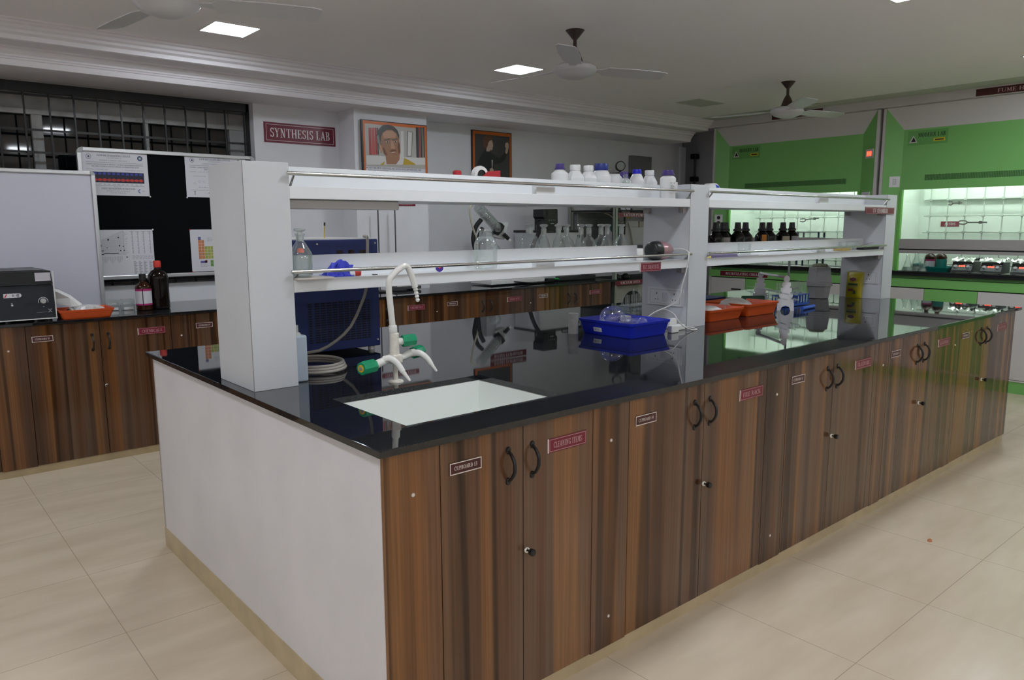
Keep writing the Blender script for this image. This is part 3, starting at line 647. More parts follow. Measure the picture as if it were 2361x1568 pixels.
# ------------------------------------------------------------------ fume hoods
XH = 6.25
GREENP = GREEN
def hood(y1, y0, n, label, doors):
    """hood front at XH between y1 (far) and y0 (near)"""
    t = thing('fume_hood', label, 'fume hood', (6.65, (y0 + y1) / 2, 0), 'green and grey fume hoods')
    D = .139; xi = XH + .055; yo1, yo0 = y1 - .03, y0 + .03; yi1, yi0 = yo1 - D, yo0 + D
    bm = new()                                           # outer shell: sides, back, top
    bm.free()
    for ya, yb in ((y1 - .03, y1), (y0, y0 + .03)): bm = new(); box(bm, XH, 7.04, ya + .002, yb - .002, .1, 2.42); obj('side_panel', bm, GREY, t)
    bm = new(); box(bm, XH + .01, 7.03, y0 + .03, y1 - .03, 0, .098); obj('plinth', bm, GREEN, t)
    bm = new(); box(bm, XH + .002, XH + .03, y0 + .03, y1 - .03, .1, .112); obj('plinth_strip', bm, GREY, t)
    n_ = len(doors); wd = (y1 - y0 - .06) / n_
    bm = new(); box(bm, XH + .02, 7.03, y0 + .032, y1 - .032, .112, .835); obj('base_carcass', bm, DARKGAP, t)
    ya = y1 - .03
    for k, c in enumerate(doors):
        bm = new(); box(bm, XH, XH + .018, ya - wd + .002, ya - .002, .116, .825); d = obj('door', bm, GREEN if c else GREY, t); ya -= wd
        if not c:
            d['label'] = 'grey door'
        if k == 0:
            bm = new(); box(bm, XH - .012, XH, ya + .05, ya + .16, .70, .715); obj('handle', bm, BLACK, d)
    bm = new(); box(bm, XH - .004, XH + .03, y0 + .002, y1 - .002, .835, .91); obj('front_band', bm, GREEN, t)
    bm = new(); box(bm, XH + .006, XH + .03, y0 + .004, y1 - .004, .914, .938); obj('lip', bm, GREEN_D, t)
    bm = new(); box(bm, XH - .03, 6.98, y0 + .004, y1 - .004, .938, .962, .003); box(bm, XH - .03, XH + .0, y0 + .004, y1 - .004, .962, .976, .003); box(bm, XH + .06, XH + .075, y0 + .03, y1 - .03, .962, .976); obj('worktop', bm, mat('hood_worktop', (.012, .012, .014), .25) if 'hood_worktop' not in MATS else MATS['hood_worktop'], t)
    # front panel, slanted head, chamfered cheeks
    zt, zi, zb = 2.418, 2.225, 1.70
    bm = new(); prism(bm, [(xi, yi0, zb), (xi, yi1, zb), (xi, yi1, zi), (xi, yi0, zi)], (.02, 0, 0)); p = obj('upper_panel', bm, GREEN, t)
    bm = new(); a = Art((xi - .0006, y1 - .03 - .139 - .20, 1.775), (0, -1, 0)); w = (yi1 - yi0) - .34
    for i in range(90): a.rect(i * w / 90, (i + .62) * w / 90, 0, .05, GREEN_D, 0)
    a.rect(0, w, 0, .05, mat('slot_green', (.035, .12, .025), .6) if 'slot_green' not in MATS else MATS['slot_green'], -.0003); a.build('vent_slots', p); bm.free()
    a = Art((xi - .0006, yi1 - .035, 2.085), (0, -1, 0)); a.rect(0, .33, 0, .125, mat('logo_green', (.13, .38, .09), .3) if 'logo_green' not in MATS else MATS['logo_green'], 0)
    a.poly([(.01, .02), (.085, .02), (.0475, .085)], GREY, .0004); a.poly([(.03, .03), (.07, .03), (.05, .07)], BLACKM, .0008); a.text('MODERN LAB', .085, .31, .066, .036, BLACKM, .0004)
    YL = mat('logo_yellow', (.62, .50, .02), .4) if 'logo_yellow' not in MATS else MATS['logo_yellow']
    a.rect(.215, .31, .022, .05, YL, .0004); a.text('SINCE 80', .225, .30, .030, .012, BLACKM, .0008) if False else a.rect(.228, .298, .031, .040, BLACKM, .0008); a.build('logo_plate', p)
    bm = new(); prism(bm, [(XH, yo0, zt), (XH, yo1, zt), (xi, yi1, zi), (xi, yi0, zi)], (.012, 0, .012)); obj('slanted_head', bm, GREY, t)
    for yo, yi in ((yo1, yi1), (yo0, yi0)):
        bm = new(); prism(bm, [(XH, yo, .976), (XH, yo, zt), (xi, yi, zi), (xi, yi, .976)], (.012, .0, 0)); obj('side_cheek', bm, GREEN, t)
        # bright inner jamb
        bm = new(); s = 1 if yi < yo else -1; box(bm, xi - .008, xi + .03, min(yi, yi - s * .022), max(yi, yi - s * .022), .962, zb); obj('jamb', bm, mat('jamb_green', (.17, .52, .10), .4) if 'jamb_green' not in MATS else MATS['jamb_green'], t)
    # liner
    bm = new()
    xb = 6.96
    box(bm, xb, xb + .02, yi0 - .10, yi1 + .10, .962, 2.0); box(bm, xi + .03, xb, yi1 + .08, yi1 + .10, .962, 2.0); box(bm, xi + .03, xb, yi0 - .10, yi0 - .08, .962, 2.0); box(bm, xi + .03, xb + .02, yi0 - .1, yi1 + .1, 2.0, 2.02)
    box(bm, xi + .01, xi + .03, yi1, yi1 + .1, .962, 2.0); box(bm, xi + .01, xi + .03, yi0 - .1, yi0, .962, 2.0); box(bm, xi + .02, xi + .03, yi0, yi1, zb, 2.0)
    obj('liner', bm, MINT, t)
    bm = new(); box(bm, xb - .055, xb - .04, yi0 - .02, yi1 + .02, 1.62, 1.74); obj('baffle', bm, MINT, t)
    bm = new()
    for xx in (6.50,): box(bm, xx, xx + .08, yi0 + .05, yi1 - .05, 1.965, 1.98)
    obj('hood_lamp', bm, HOODL, t)
    # lattice
    bm = new(); xl = xb - .10; ROD = mat('lattice_rod', (.42, .47, .42), .35) if 'lattice_rod' not in MATS else MATS['lattice_rod']
    ys = [yi1 - .06 - .151 * k for k in range(int((yi1 - yi0) / .151))]; zs = [1.02 + .15 * k for k in range(5)]
    for y in ys: tube(bm, [(xl, y, .97), (xl, y, 1.76)], .0055, 8)
    for z in zs: tube(bm, [(xl - .012, ys[0] + .05, z), (xl - .012, ys[-1] - .05, z)], .0055, 8)
    for y in ys:
        for z in zs: box(bm, xl - .022, xl + .01, y - .012, y + .012, z - .012, z + .012, .004)
    obj('rod_lattice', bm, ROD, t)
    # sash
    bm = new(); box(bm, xi + .004, xi + .022, yi0 + .022, yi1 - .022, 1.175, 1.262); box(bm, xi + .008, xi + .026, yi0 + .022, yi1 - .022, 1.135, 1.162); s = obj('sash', bm, GASKET, t)
    bm = new(); box(bm, xi + .012, xi + .02, yi0 + .022, yi1 - .022, 1.162, 1.175); obj('sash_groove', bm, BLACKM, s)
    bm = new(); prism(bm, [(xi + .014, yi0 + .022, 1.262), (xi + .014, yi1 - .022, 1.262), (xi + .014, yi1 - .022, zb), (xi + .014, yi0 + .022, zb)], (.004, 0, 0)); obj('sash_pane', bm, SASHG, s)
    return t, yi1, yi0, xi, yo1, yo0
h1 = hood(3.435, 1.665, 1, 'green and grey fume hood in the far corner, partly behind the shelf', [0, 1, 1, 0])
h2 = hood(1.640, -.130, 2, 'green and grey fume hood beyond the end of the island bench', [0, 1, 0, 0])
h3 = hood(-.155, -1.925, 3, 'green and grey fume hood out of view beside the others', [0, 1, 0, 0])
# electrical bits on the cheeks
def cheek_frame(yo, yi, s):
    a = Vector((XH, yo, 0)); b = Vector((XH + .055, yi, 0)); U = (b - a).normalized()
    return a, U
def on_cheek(hd, near, z, w, h, fn, name, u=.45):
    yo, yi = (hd[5], hd[2]) if near else (hd[4], hd[1])
    a = Vector((XH, yo, z)); b = Vector((XH + .055, yi, z)); U = (b - a) if not near else (a - b)
    Lh = U.length; U.normalize(); st = a if not near else b
    art = Art(st + U * (Lh * u - w / 2), U); fn(art, w, h); return art.build(name, hd[0])
LEDR = mat('red_digit', (.5, .02, .01), .4, emit=(1, .09, .04), estr=5)
def disp(a, w, h):
    a.slab(0, w, 0, h, GREY, .012); a.rect(w * .14, w * .86, h * .22, h * .78, mat('red_glow_screen', (.2, .02, .01), .3, emit=(1, .10, .05), estr=1.1), .0125)
    for k in range(3): a.text('8', w * (.2 + .22 * k), w * (.36 + .22 * k), h * .3, h * .4, LEDR, .013)
on_cheek(h1, True, 1.995, .085, .085, disp, 'control_display', .62)
def swt(a, w, h):
    a.slab(0, w, 0, h, SOCK, .01); a.border(w * .36, w * .64, h * .25, h * .75, .002, MATS['seam_grey'], .0105); a.rect(w * .34, w * .66, h * .24, h * .76, W_LAM, .0102)
on_cheek(h2, False, 1.725, .085, .095, swt, 'switch_plate', .66)
def dsock(a, w, h):
    a.slab(0, w, 0, h, SOCK, .01); a.ell(w / 2, h * .72, w * .22, w * .22, DARKGAP, .0105); a.ell(w / 2, h * .28, w * .22, w * .22, mat('socket_brown', (.09, .04, .03), .5), .0105)
on_cheek(h1, False, 1.385, .085, .12, dsock, 'socket_plate', .4)
on_cheek(h1, True, 1.60, .09, .09, swt, 'switch_plate', .5)
# signs on hoods and bulkhead
sign('hood_sign', 'long dark red sign reading RECIRCULATING CHILLER on the green band', (XH - .0045, 3.285, .847), .57, .052, .003, 'RECIRCULATING CHILLER', MAROON, WHITE_INK, U=(0, -1, 0), pad=.12, th=.5)
sign('hood_sign', 'dark sign reading FUME HOOD on the bulkhead at the right picture edge', (6.1995, .88, 2.428), .60, .056, .003, 'FUME HOOD', SIGNDK, PINK_INK, U=(0, -1, 0), pad=.26, th=.52)
sign('hood_sign', 'dark sign reading FUME HOOD on the bulkhead behind the smallest fan', (6.1995, 2.72, 2.432), .53, .056, .003, 'FUME HOOD', SIGNDK, PINK_INK, U=(0, -1, 0), pad=.26, th=.52)
sign('hood_sign', 'red sign reading ACIDS inside the hood behind the rod lattice', (6.9585, 1.345, 1.37), .16, .048, .002, 'ACIDS', RED_SIGN, WHITE_INK, U=(0, -1, 0), pad=.2, th=.5)
sign('hood_sign', 'red sign inside the hood cut by the picture edge', (6.9585, .62, 1.36), .16, .06, .002, 'BASES', RED_SIGN, WHITE_INK, U=(0, -1, 0), border=PINK_INK, pad=.2, th=.5)

# ------------------------------------------------------------------ things on the island bench
BLUEM = mat('chiller_blue', (.017, .035, .18), .45, var=.04)
def blue_chiller():
    x0, x1, y0, y1, z0, z1 = .28, .785, 1.303, 1.78, .888, 1.342
    t = thing('recirculating_chiller', 'blue steel cooling unit with a slotted grille standing behind the bench shelf', 'cooling unit', ((x0 + x1) / 2, (y0 + y1) / 2, H))
    bm = new(); box(bm, x0, x1, y0, y1, z0, z1, .004, 2); obj('housing', bm, BLUEM, t)
    bm = new(); box(bm, x0 + .01, x1 - .01, y0 + .01, y1 - .01, z1, z1 + .004); obj('top_panel', bm, WPLAS, t)
    a = Art((.455, y0 - .0008, .925), (1, 0, 0)); rows, cols = 17, 11; w, h = .292, .166
    a.rect(0, w, 0, h, mat('grille_blue', (.015, .028, .13), .5), 0)
    for i in range(rows):
        for j in range(cols):
            wd = .5 if j in (0, cols - 1) else .8
            u = w * (j + .1) / cols; a.rect(u, u + w / cols * wd, h * (i + .2) / rows, h * (i + .72) / rows, BLACKM, .0005)
    a.build('vent_grille', t)
    a = Art((.58, y0 - .0006, 1.275), (1, 0, 0)); a.border(-.02, .175, -.01, .04, .0012, mat('dark_blue', (.006, .012, .07), .5), 0)
    for k in range(3): a.rect(.012 + .052 * k, .040 + .052 * k, .0, .024, mat('dim_display', (.03, .008, .004), .2) if 'dim_display' not in MATS else MATS['dim_display'], .0004)
    a.build('display_panel', t)
    for x, z in ((.508, 1.325), (.772, 1.325), (.772, 1.175), (.772, .915), (.31, .915), (.31, 1.325)):
        bm = new(); lathe(bm, [(0, .002), (.003, .002), (.0045, 0), (0, 0)], (x, y0, z), (0, -1, 0), 10); obj('screw_cap', bm, STEEL, t)
    for x in (x0 + .04, x1 - .03):
        for y in (y0 + .03, y1 - .04): bm = new(); cyl(bm, (x, y, H), (x, y, z0), .014, 12); obj('foot', bm, WPLAS, t)
blue_chiller()
BLW = mat('wash_plastic', (.62, .72, .84), .35, trans=.25)
t = thing('wash_bottle', 'pale blue square plastic bottle squeezed between the sink-end pillar and the hose', 'bottle', (.2175, .905, H))
bm = new(); box(bm, .190, .246, .876, .934, H, 1.03, .007, 3); obj('bottle_body', bm, BLW, t)
bm = new(); lathe(bm, [(.018, 0), (.016, .008), (.010, .012), (.010, .036), (0, .036)], (.2175, .905, 1.028)); obj('bottle_neck', bm, mat('cap_grey_white', (.6, .6, .57), .4), t)
HOSE = mat('grey_hose', (.40, .37, .33), .55)
bm = new(); pts = []
for i in range(66):
    a = i / 22 * 2 * PI + 2.4; rr = .105 - .004 * (i / 22); pts.append((.360 + rr * math.cos(a), 1.055 + rr * 1.15 * math.sin(a), H + .0065 + .0095 * (i / 22)))
p = Vector(pts[-1]); pts += [(p.x + .04, p.y + .06, p.z + .004), (.44, 1.19, .915), (.53, 1.215, .943), (.60, 1.22, .995), (.65, 1.22, 1.08), (.672, 1.21, 1.15), (.683, 1.22, 1.24), (.70, 1.24, 1.33), (.72, 1.28, 1.352), (.735, 1.33, 1.3535)]
tube(bm, pts, .0062, 10, 2); tag(obj('coiled_hose', bm, HOSE, None, (.36, 1.055, H)), 'coiled beige-grey hose lying on the worktop and climbing the blue unit', 'hose')
t = thing('thermometer', 'thin yellow rod with black tip standing upright on the blue unit', 'thermometer', (.640, 1.5, 1.346))
bm = new(); cyl(bm, (.640, 1.5, 1.346), (.643, 1.5, 1.405), .0022, 8); obj('stem', bm, mat('yellow_rod', (.55, .42, .08), .4), t)
bm = new(); cyl(bm, (.643, 1.5, 1.398), (.644, 1.5, 1.412), .0038, 8); obj('tip', bm, BLACK, t)

# lower shelf, first bay
ZL = 1.2225; ZU = 1.5245
bm = new(); box(bm, .189, .318, .800, .905, ZL, ZL + .006, .001)
tag(obj('spill_tile', bm, mat('tile_board', (.55, .50, .46), .5, var=.05)), 'thin beige tile overhanging the lower shelf edge under the stoppered bottle', 'tile')
GLASS_S = glass('stopper_glass', (.93, .96, .95), .28, .15)
def bottle_glass(name, x, y, z, prof, stop, label, cat, group=None, mt=None, stopm=None, collar=None):
    t = thing(name, label, cat, (x, y, z), group)
    bm = new(); lathe(bm, prof, (x, y, z), seg=36); obj('bottle_body', bm, mt or GLASS_T, t)
    if stop: bm = new(); lathe(bm, stop, (x, y, z), seg=24); obj('stopper', bm, stopm or GLASS_S, t)
    return t
ZT = ZL + .0065
b = bottle_glass('reagent_bottle', .232, .868, ZT, [(0, .003), (.034, .002), (.0375, .006), (.0375, .075), (.036, .080), (.020, .108), (.013, .118), (.013, .136), (.016, .138), (.0165, .143), (.013, .143)],
             [(0, .118), (.009, .118), (.0115, .140), (.009, .146), (.009, .149), (.017, .152), (.0195, .156), (.016, .160), (0, .161)], 'clear glass bottle with flat stopper and orange sticker near the sink-end pillar', 'reagent bottle')
bm = new()
lathe(bm, [(0, .004), (.0355, .004), (.0355, .072), (0, .072)], (.232, .868, ZT), seg=36); obj('liquid', bm, glass('pale_liquid', (.90, .92, .91), .16, .03), b)
a = Art((.212, .8485, ZT + .082), (1, -.12, 0), (.0, .5, 1)); a.poly([(0, 0), (.02, -.002), (.024, .004), (.021, .013), (.008, .014), (.002, .009)], mat('orange_sticker', (.75, .10, .03), .5), 0); a.build('sticker', b)
# crumpled nitrile gloves
GLV = mat('nitrile_blue', (.055, .075, .62), .5, bump=.5, bscale=70)
bm = new(); random.seed(3)
n, m_ = 26, 18
ctr = Vector((.375, .90, ZL))
rows_ = []
for j in range(m_ + 1):
    v = j / m_; row = []
    for i in range(n):
        a = 2 * PI * i / n
        fold = 1 + .26 * math.sin(5 * a + 2.2 * v * 3) + .17 * math.sin(8 * a + 1.3 + 6 * v) + .10 * random.uniform(-1, 1)
        rr = (1 - v) ** .8 * fold
        zz = .060 * v ** 1.3 + .016 * math.sin(4 * a + 6 * v) * math.sin(PI * v) + .011 * math.sin(7 * a - 9 * v) * (1 - v) * (v > 0)
        row.append(bm.verts.new(ctr + Vector((.058 * rr * math.cos(a) + .010 * v, .040 * rr * math.sin(a) - .02 * v, max(.001, zz)))))
    rows_.append(row)
for A_, B_ in zip(rows_, rows_[1:]):
    for i in range(n): bm.faces.new([A_[i], A_[(i + 1) % n], B_[(i + 1) % n], B_[i]])
bm.faces.new(rows_[-1])
tag(obj('nitrile_gloves', bm, GLV, None, tuple(ctr)), 'crumpled bright blue rubber gloves heaped on the lower shelf', 'gloves')
t = thing('sample_vial', 'small white vial with red cap lying beside the blue gloves', 'vial', (.436, .862, ZL))
bm = new(); lathe(bm, [(0, 0), (.0085, 0), (.0085, .018), (0, .018)], (.414, .872, ZL + .0085), (1, -.3, 0), 16); obj('vial_body', bm, WPLAS, t)
bm = new(); lathe(bm, [(0, 0), (.010, 0), (.0105, .004), (.0105, .016), (.009, .021), (0, .021)], (.431, .867, ZL + .0105), (1, -.3, 0), 16); obj('cap', bm, mat('red_cap', (.50, .035, .02), .45), t)
bm = new(); box(bm, .505, .524, .868, .878, ZL, ZL + .003, .001); tag(obj('marker_clip', bm, BLACK), 'tiny black clip on the lower shelf beside the red-capped vial', 'clip')
t = thing('stopper_ring', 'round purple stopper with a red centre standing on the lower shelf', 'stopper', (.79, .86, ZL))
bm = new(); lathe(bm, [(0, 0), (.0135, 0), (.0145, .003), (.0145, .010), (.011, .012), (0, .012)], (.79, .866, ZL + .0145), (-.35, -1, 0), 24); obj('ring', bm, mat('purple_plastic', (.07, .03, .33), .35), t)
bm = new(); lathe(bm, [(0, .013), (.0045, .013), (.0045, .010)], (.79, .866, ZL + .0165), (-.35, -1, 0), 14); obj('centre', bm, mat('pinkish_red', (.6, .05, .08), .4), t)
bottle_glass('glass_jar', 1.040, .892, ZL, [(0, .003), (.044, .002), (.047, .007), (.047, .092), (.045, .105), (.036, .124), (.026, .130), (.025, .150), (.031, .153), (.032, .160), (.026, .161)], None, 'wide clear glass jar without a lid standing behind the lower rail', 'glass jar')
# nine flasks behind the divider
FLP = [(0, .003), (.038, .002), (.042, .007), (.041, .02), (.034, .062), (.023, .105), (.0145, .120), (.0125, .128), (.0125, .152), (.015, .157), (.011, .157)]
FLR = [(0, .003), (.034, .002), (.040, .012), (.043, .045), (.040, .080), (.029, .104), (.0145, .118), (.0125, .126), (.0125, .152), (.015, .157), (.011, .157)]
STP = [(0, .130), (.0095, .130), (.012, .156), (.009, .162), (.016, .168), (.020, .172), (.018, .177), (.008, .179), (0, .179)]
big = [(0, .003), (.044, .002), (.050, .008), (.050, .085), (.046, .108), (.030, .128), (.017, .136), (.0165, .158), (.022, .164), (.016, .164)]
fl_lab = ['widest round-shouldered flask, first of the stoppered flasks after the jar', 'narrow conical flask, second of the stoppered flasks behind the divider', 'narrow conical flask, third of the stoppered flasks behind the divider', 'round-bodied flask, fourth of the stoppered flasks behind the divider', 'conical flask, fifth of the stoppered flasks behind the divider',
          'round-bodied flask, sixth of the stoppered flasks behind the divider', 'round-bodied flask, seventh of the stoppered flasks before the pale rack post', 'conical flask, eighth of the stoppered flasks before the pale rack post', 'round-bodied flask, last of the stoppered flasks before the white cartons']
protos = {}
FX = [1.42, 1.525, 1.602, 1.672, 1.752, 1.826, 1.893, 1.958, 2.044]
for i, x in enumerate(FX):
    k = 'B' if i == 0 else ('C' if i in (1, 2, 4, 7) else 'R')
    y = 1.055 + (.012 if i % 2 else -.006)
    if k not in protos:
        pr = {'B': big, 'C': FLP, 'R': FLR}[k]
        st = [(r_, z_ + (.006 if k == 'B' else 0)) for r_, z_ in STP]
        protos[k] = bottle_glass('stoppered_flask', x, y, ZL, pr, st, fl_lab[i], 'flask', 'stoppered glass flasks behind the shelf divider')
        if k == 'C':
            a = Art((x - .013, y - .0315, ZL + .060), (1, 0, 0), (0, .28, 1)); a.border(0, .02, 0, .014, .0012, MATS['seam_grey'], 0); a.rect(.004, .016, .005, .009, MATS['seam_grey'], 0); a.build('printed_mark', protos[k])
    else:
        c = copy_tree(protos[k]); c.location = (x, y, ZL); c['label'] = fl_lab[i]
# small bottle and hair dryer
t = thing('dropper_bottle', 'small white bottle with black cap beside the hair dryer', 'bottle', (2.03, .915, ZL))
bm = new(); lathe(bm, [(0, 0), (.0155, 0), (.0165, .002), (.0165, .055), (.015, .06), (0, .06)], (2.03, .915, ZL)); obj('bottle_body', bm, WPLAS, t)
bm = new(); lathe(bm, [(0, .058), (.014, .058), (.0145, .062), (.0145, .076), (0, .076)], (2.03, .915, ZL)); obj('cap', bm, BLACK, t)
PINK = mat('metallic_pink', (.50, .28, .31), .28, metal=.55)
t = thing('hair_dryer', 'metallic pink hair dryer with black nozzle lying on the lower shelf', 'hair dryer', (2.17, .90, ZL))
ax = Vector((1, .08, .0)); o_ = Vector((2.085, .893, ZL + .047))
bm = new(); lathe(bm, [(0, 0), (.034, .0), (.042, .006), (.046, .02), (.0475, .045), (.0475, .05)], o_, ax, 32); obj('nozzle', bm, BLACK, t)
bm = new(); lathe(bm, [(.0475, .05), (.0475, .06), (.046, .09), (.042, .125), (.034, .148), (.022, .158), (0, .160)], o_, ax, 32); obj('barrel', bm, PINK, t)
bm = new(); lathe(bm, [(.018, .160), (.018, .166), (.012, .168), (.012, .175), (.006, .19), (0, .19)], o_, ax, 20); obj('end_ring', bm, CHROME, t)
bm = new(); tube(bm, [tuple(o_ + ax * .085 + Vector((0, .02, -.022))), tuple(o_ + ax * .10 + Vector((0, .075, -.028)))], .017, 14); obj('handle', bm, PINK, t)
WCORD = mat('white_cord', (.72, .72, .70), .45)
bm = new(); tube(bm, [tuple(o_ + ax * .185), (2.283, .86, 1.275), (2.288, .818, 1.262), (2.277, .806, 1.235), (2.262, .806, 1.17), (2.245, .815, 1.10), (2.232, .83, 1.02), (2.20, .87, .985), (2.16, .92, .955), (2.13, .95, .915), (2.17, .93, .885), (2.22, .90, .876)], .0034, 8, 5)
obj('power_cord', bm, WCORD, t)
t = thing('adapter_cable', 'loose white adapter cable looping beside the middle pillar', 'cable', (2.2, .80, H))
bm = new(); tube(bm, [(2.24, .93, .965), (2.19, .86, .968), (2.16, .80, .958), (2.15, .77, .935), (2.18, .755, .90), (2.24, .745, .876), (2.288, .75, .874), (2.285, .79, .88), (2.235, .82, .886), (2.19, .86, .884), (2.16, .90, .90), (2.11, .96, .925), (2.06, 1.01, .93)], .003, 8, 5); obj('cord', bm, WCORD, t)
bm = new(); box(bm, 2.03, 2.07, .99, 1.04, H + .04, H + .07, .006); obj('plug', bm, WPLAS, t)
for i, (x, y, w_, d_, h_, lb) in enumerate(((2.10, .76, .055, .03, .036, 'small upright white adapter touching the blue tray corner'), (2.175, .80, .085, .045, .026, 'flat white power adapter lying at the foot of the middle pillar'), (2.21, .86, .06, .03, .052, 'white power brick standing against the middle pillar'))):
    bm = new(); box(bm, x, x + w_, y, y + d_, H, H + h_, .004, 2); tag(obj('power_adapter', bm, WPLAS), lb, 'adapter', 'white adapters beside the blue tray')
bm = new(); lathe(bm, [(.011, .0), (.0245, 0), (.0245, .100), (.011, .100), (.011, .0)], (1.742, 1.085, H), seg=32); tag(obj('paper_roll', bm, mat('paper_roll', (.50, .50, .50), .8, var=.1, vscale=50), None, (1.742, 1.085, H)), 'grey-white cardboard roll standing upright beside the blue tray', 'roll')

# trays
def tray(name, x0, x1, y0, y1, z, h, col, label, cat='tray', rot=0, flare=.017, th=.003, lip=.004, dx=0):
    t = thing(name, label, cat, ((x0 + x1) / 2, (y0 + y1) / 2, z))
    def rg(bm_, e, zz, rd): 
        P = []
        X0, X1, Y0, Y1 = x0 - e, x1 + e, y0 - e, y1 + e
        for cx, cy, a0 in ((X1 - rd, Y1 - rd, 0), (X0 + rd, Y1 - rd, 90), (X0 + rd, Y0 + rd, 180), (X1 - rd, Y0 + rd, 270)):
            for k in range(5): a = math.radians(a0 + k * 22.5); P.append(bm_.verts.new((cx + rd * math.cos(a), cy + rd * math.sin(a), zz)))
        return P
    bm = new(); R_ = [rg(bm, -.003, z, .012), rg(bm, 0, z + .004, .014), rg(bm, flare * .8, z + h - .014, .017), rg(bm, flare * .85 + .004, z + h - .012, .019), rg(bm, flare + lip, z + h, .02), rg(bm, flare - .001, z + h + .0005, .017), rg(bm, flare * .8 - th, z + h - .014, .015), rg(bm, -th, z + .006, .012)]
    for A_, B_ in zip(R_, R_[1:]):
        for i in range(len(A_)): bm.faces.new([A_[i], A_[(i + 1) % len(A_)], B_[(i + 1) % len(A_)], B_[i]])
    bm.faces.new(list(reversed(R_[0]))); bm.faces.new(R_[-1]); obj('tray_body', bm, col, t)
    return t
BTRAY = mat('blue_plastic', (.012, .028, .52), .3); OTRAY = mat('orange_plastic', (.62, .085, .012), .38)
tr = tray('plastic_tray', 1.795, 2.052, .762, 1.072, H, .074, BTRAY, 'bright blue rectangular plastic tray holding glass flasks')
a = Art((1.783, .985, .8885), (0, -1, 0), (-.22, 0, 1)); a.slab(0, .052, 0, .02, W_LAM, .0006); a.text('BPS 62', .006, .036, .006, .0085, BLACKM, .001); a.build('paper_label', tr)
GL2 = glass('flask_glass', (.95, .97, .98), .04, .07)
def round_flask(o, ax, R, nr, nl, label, joint=True):
    t = thing('round_flask', label, 'flask', o, 'glass flasks in the blue tray')
    A_ = Vector(ax).normalized(); prof = [(0, -R)] + [(R * math.sin(a), -R * math.cos(a)) for a in [PI * k / 14 for k in range(1, 14)] if R * math.sin(a) > nr or a < PI / 2] + [(nr, R * .93), (nr, R + nl), (nr * 1.35, R + nl + .003), (nr * 1.35, R + nl + .010), (nr * 1.1, R + nl + .012)]
    bm = new(); lathe(bm, prof, o, ax, 32); obj('flask_body', bm, GL2, t); return t
round_flask((1.875, .95, H + .074), (.88, -.45, -.15), .064, .014, .055, 'large round-bottomed flask lying in the blue tray')
round_flask((1.985, .815, H + .030), (-.3, .9, .25), .026, .010, .03, 'small round flask at the near corner of the blue tray')
t = round_flask((2.0, .865, H + .050), (-.45, -.75, -.2), .028, .012, .02, 'glass adapter bulb lying over the front edge of the blue tray')
t = thing('glass_tubing', 'jumble of bent glass joints lying flat in the blue tray', 'glassware', (1.93, .86, H), 'glass flasks in the blue tray')
for p_ in ([(1.86, .80, .885), (1.91, .83, .89), (1.94, .80, .905), (1.97, .79, .89)], [(1.90, .88, .884), (1.96, .90, .895), (2.02, .93, .888)], [(1.85, .86, .883), (1.89, .80, .895), (1.93, .78, .885)]):
    bm = new(); tube(bm, p_, .008, 12, 5, cap=False); obj('glass_joint', bm, GL2, t)
# clear test tube rack behind the tray
CLR = glass('acrylic_blue', (.80, .88, .95), .12, .06)
def rack(name, x0, x1, y0, y1, z, h, tubes, m, label, tl=.10, tube_top=None, group=None):
    t = thing(name, label, 'test tube rack', ((x0 + x1) / 2, (y0 + y1) / 2, z), group)
    bm = new(); box(bm, x0, x1, y0, y1, z, z + .005); box(bm, x0, x1, y0, y1, z + h - .005, z + h); box(bm, x0, x1, y0, y1, z + h * .5 - .002, z + h * .5 + .002)
    for x in (x0, x1 - .005): box(bm, x, x + .005, y0, y1, z, z + h)
    obj('rack_frame', bm, m, t)
    return t
rk = rack('test_tube_rack', 2.44, 2.70, 1.33, 1.43, H, .062, 0, CLR, 'clear plastic test tube rack standing behind the blue tray')
def tt(x, y, z, L_, r, g, lb, lean=(0, 0, 1), m=None, proto=[None]):
    if proto[0] is None:
        bm = new(); lathe(bm, [(0, 0), (r * .6, .002), (r, .008), (r, .10), (r * 1.15, .101), (r * 1.15, .103), (r * .95, .103)], (0, 0, 0), seg=14); o = obj('test_tube', bm, GLASS_T); proto[0] = o
    else: o = proto[0].copy(); C.objects.link(o)
    o.location = (x, y, z); o.rotation_euler = (lean[1], lean[0], 0); o.scale = (1, 1, L_ / .103)
    return tag(o, lb, 'test tube', g)
k = 0
for ix in range(7):
    for iy in range(2):
        if (ix, iy) in ((2, 1), (5, 0)): continue
        tt(2.465 + ix * .033, 1.355 + iy * .045, H + .007 + (.028 if ix == 3 else 0), .118, .0068, 'test tubes in the clear rack', 'clear glass test tube standing in the clear rack behind the blue tray'); k += 1
for i in range(3):
    bm = new(); tube(bm, [(2.40 + .02 * i, 1.40 - .02 * i, .885 + .012 * i), (2.42 + .03 * i, 1.36, .90 + .01 * i), (2.46 + .03 * i, 1.31, .885)], .009, 12, 5, cap=False)
    tag(obj('glass_connector', bm, GLASS_T), 'bent clear glass connector lying beside the clear test tube rack', 'glass connector', 'glass connectors by the clear rack')

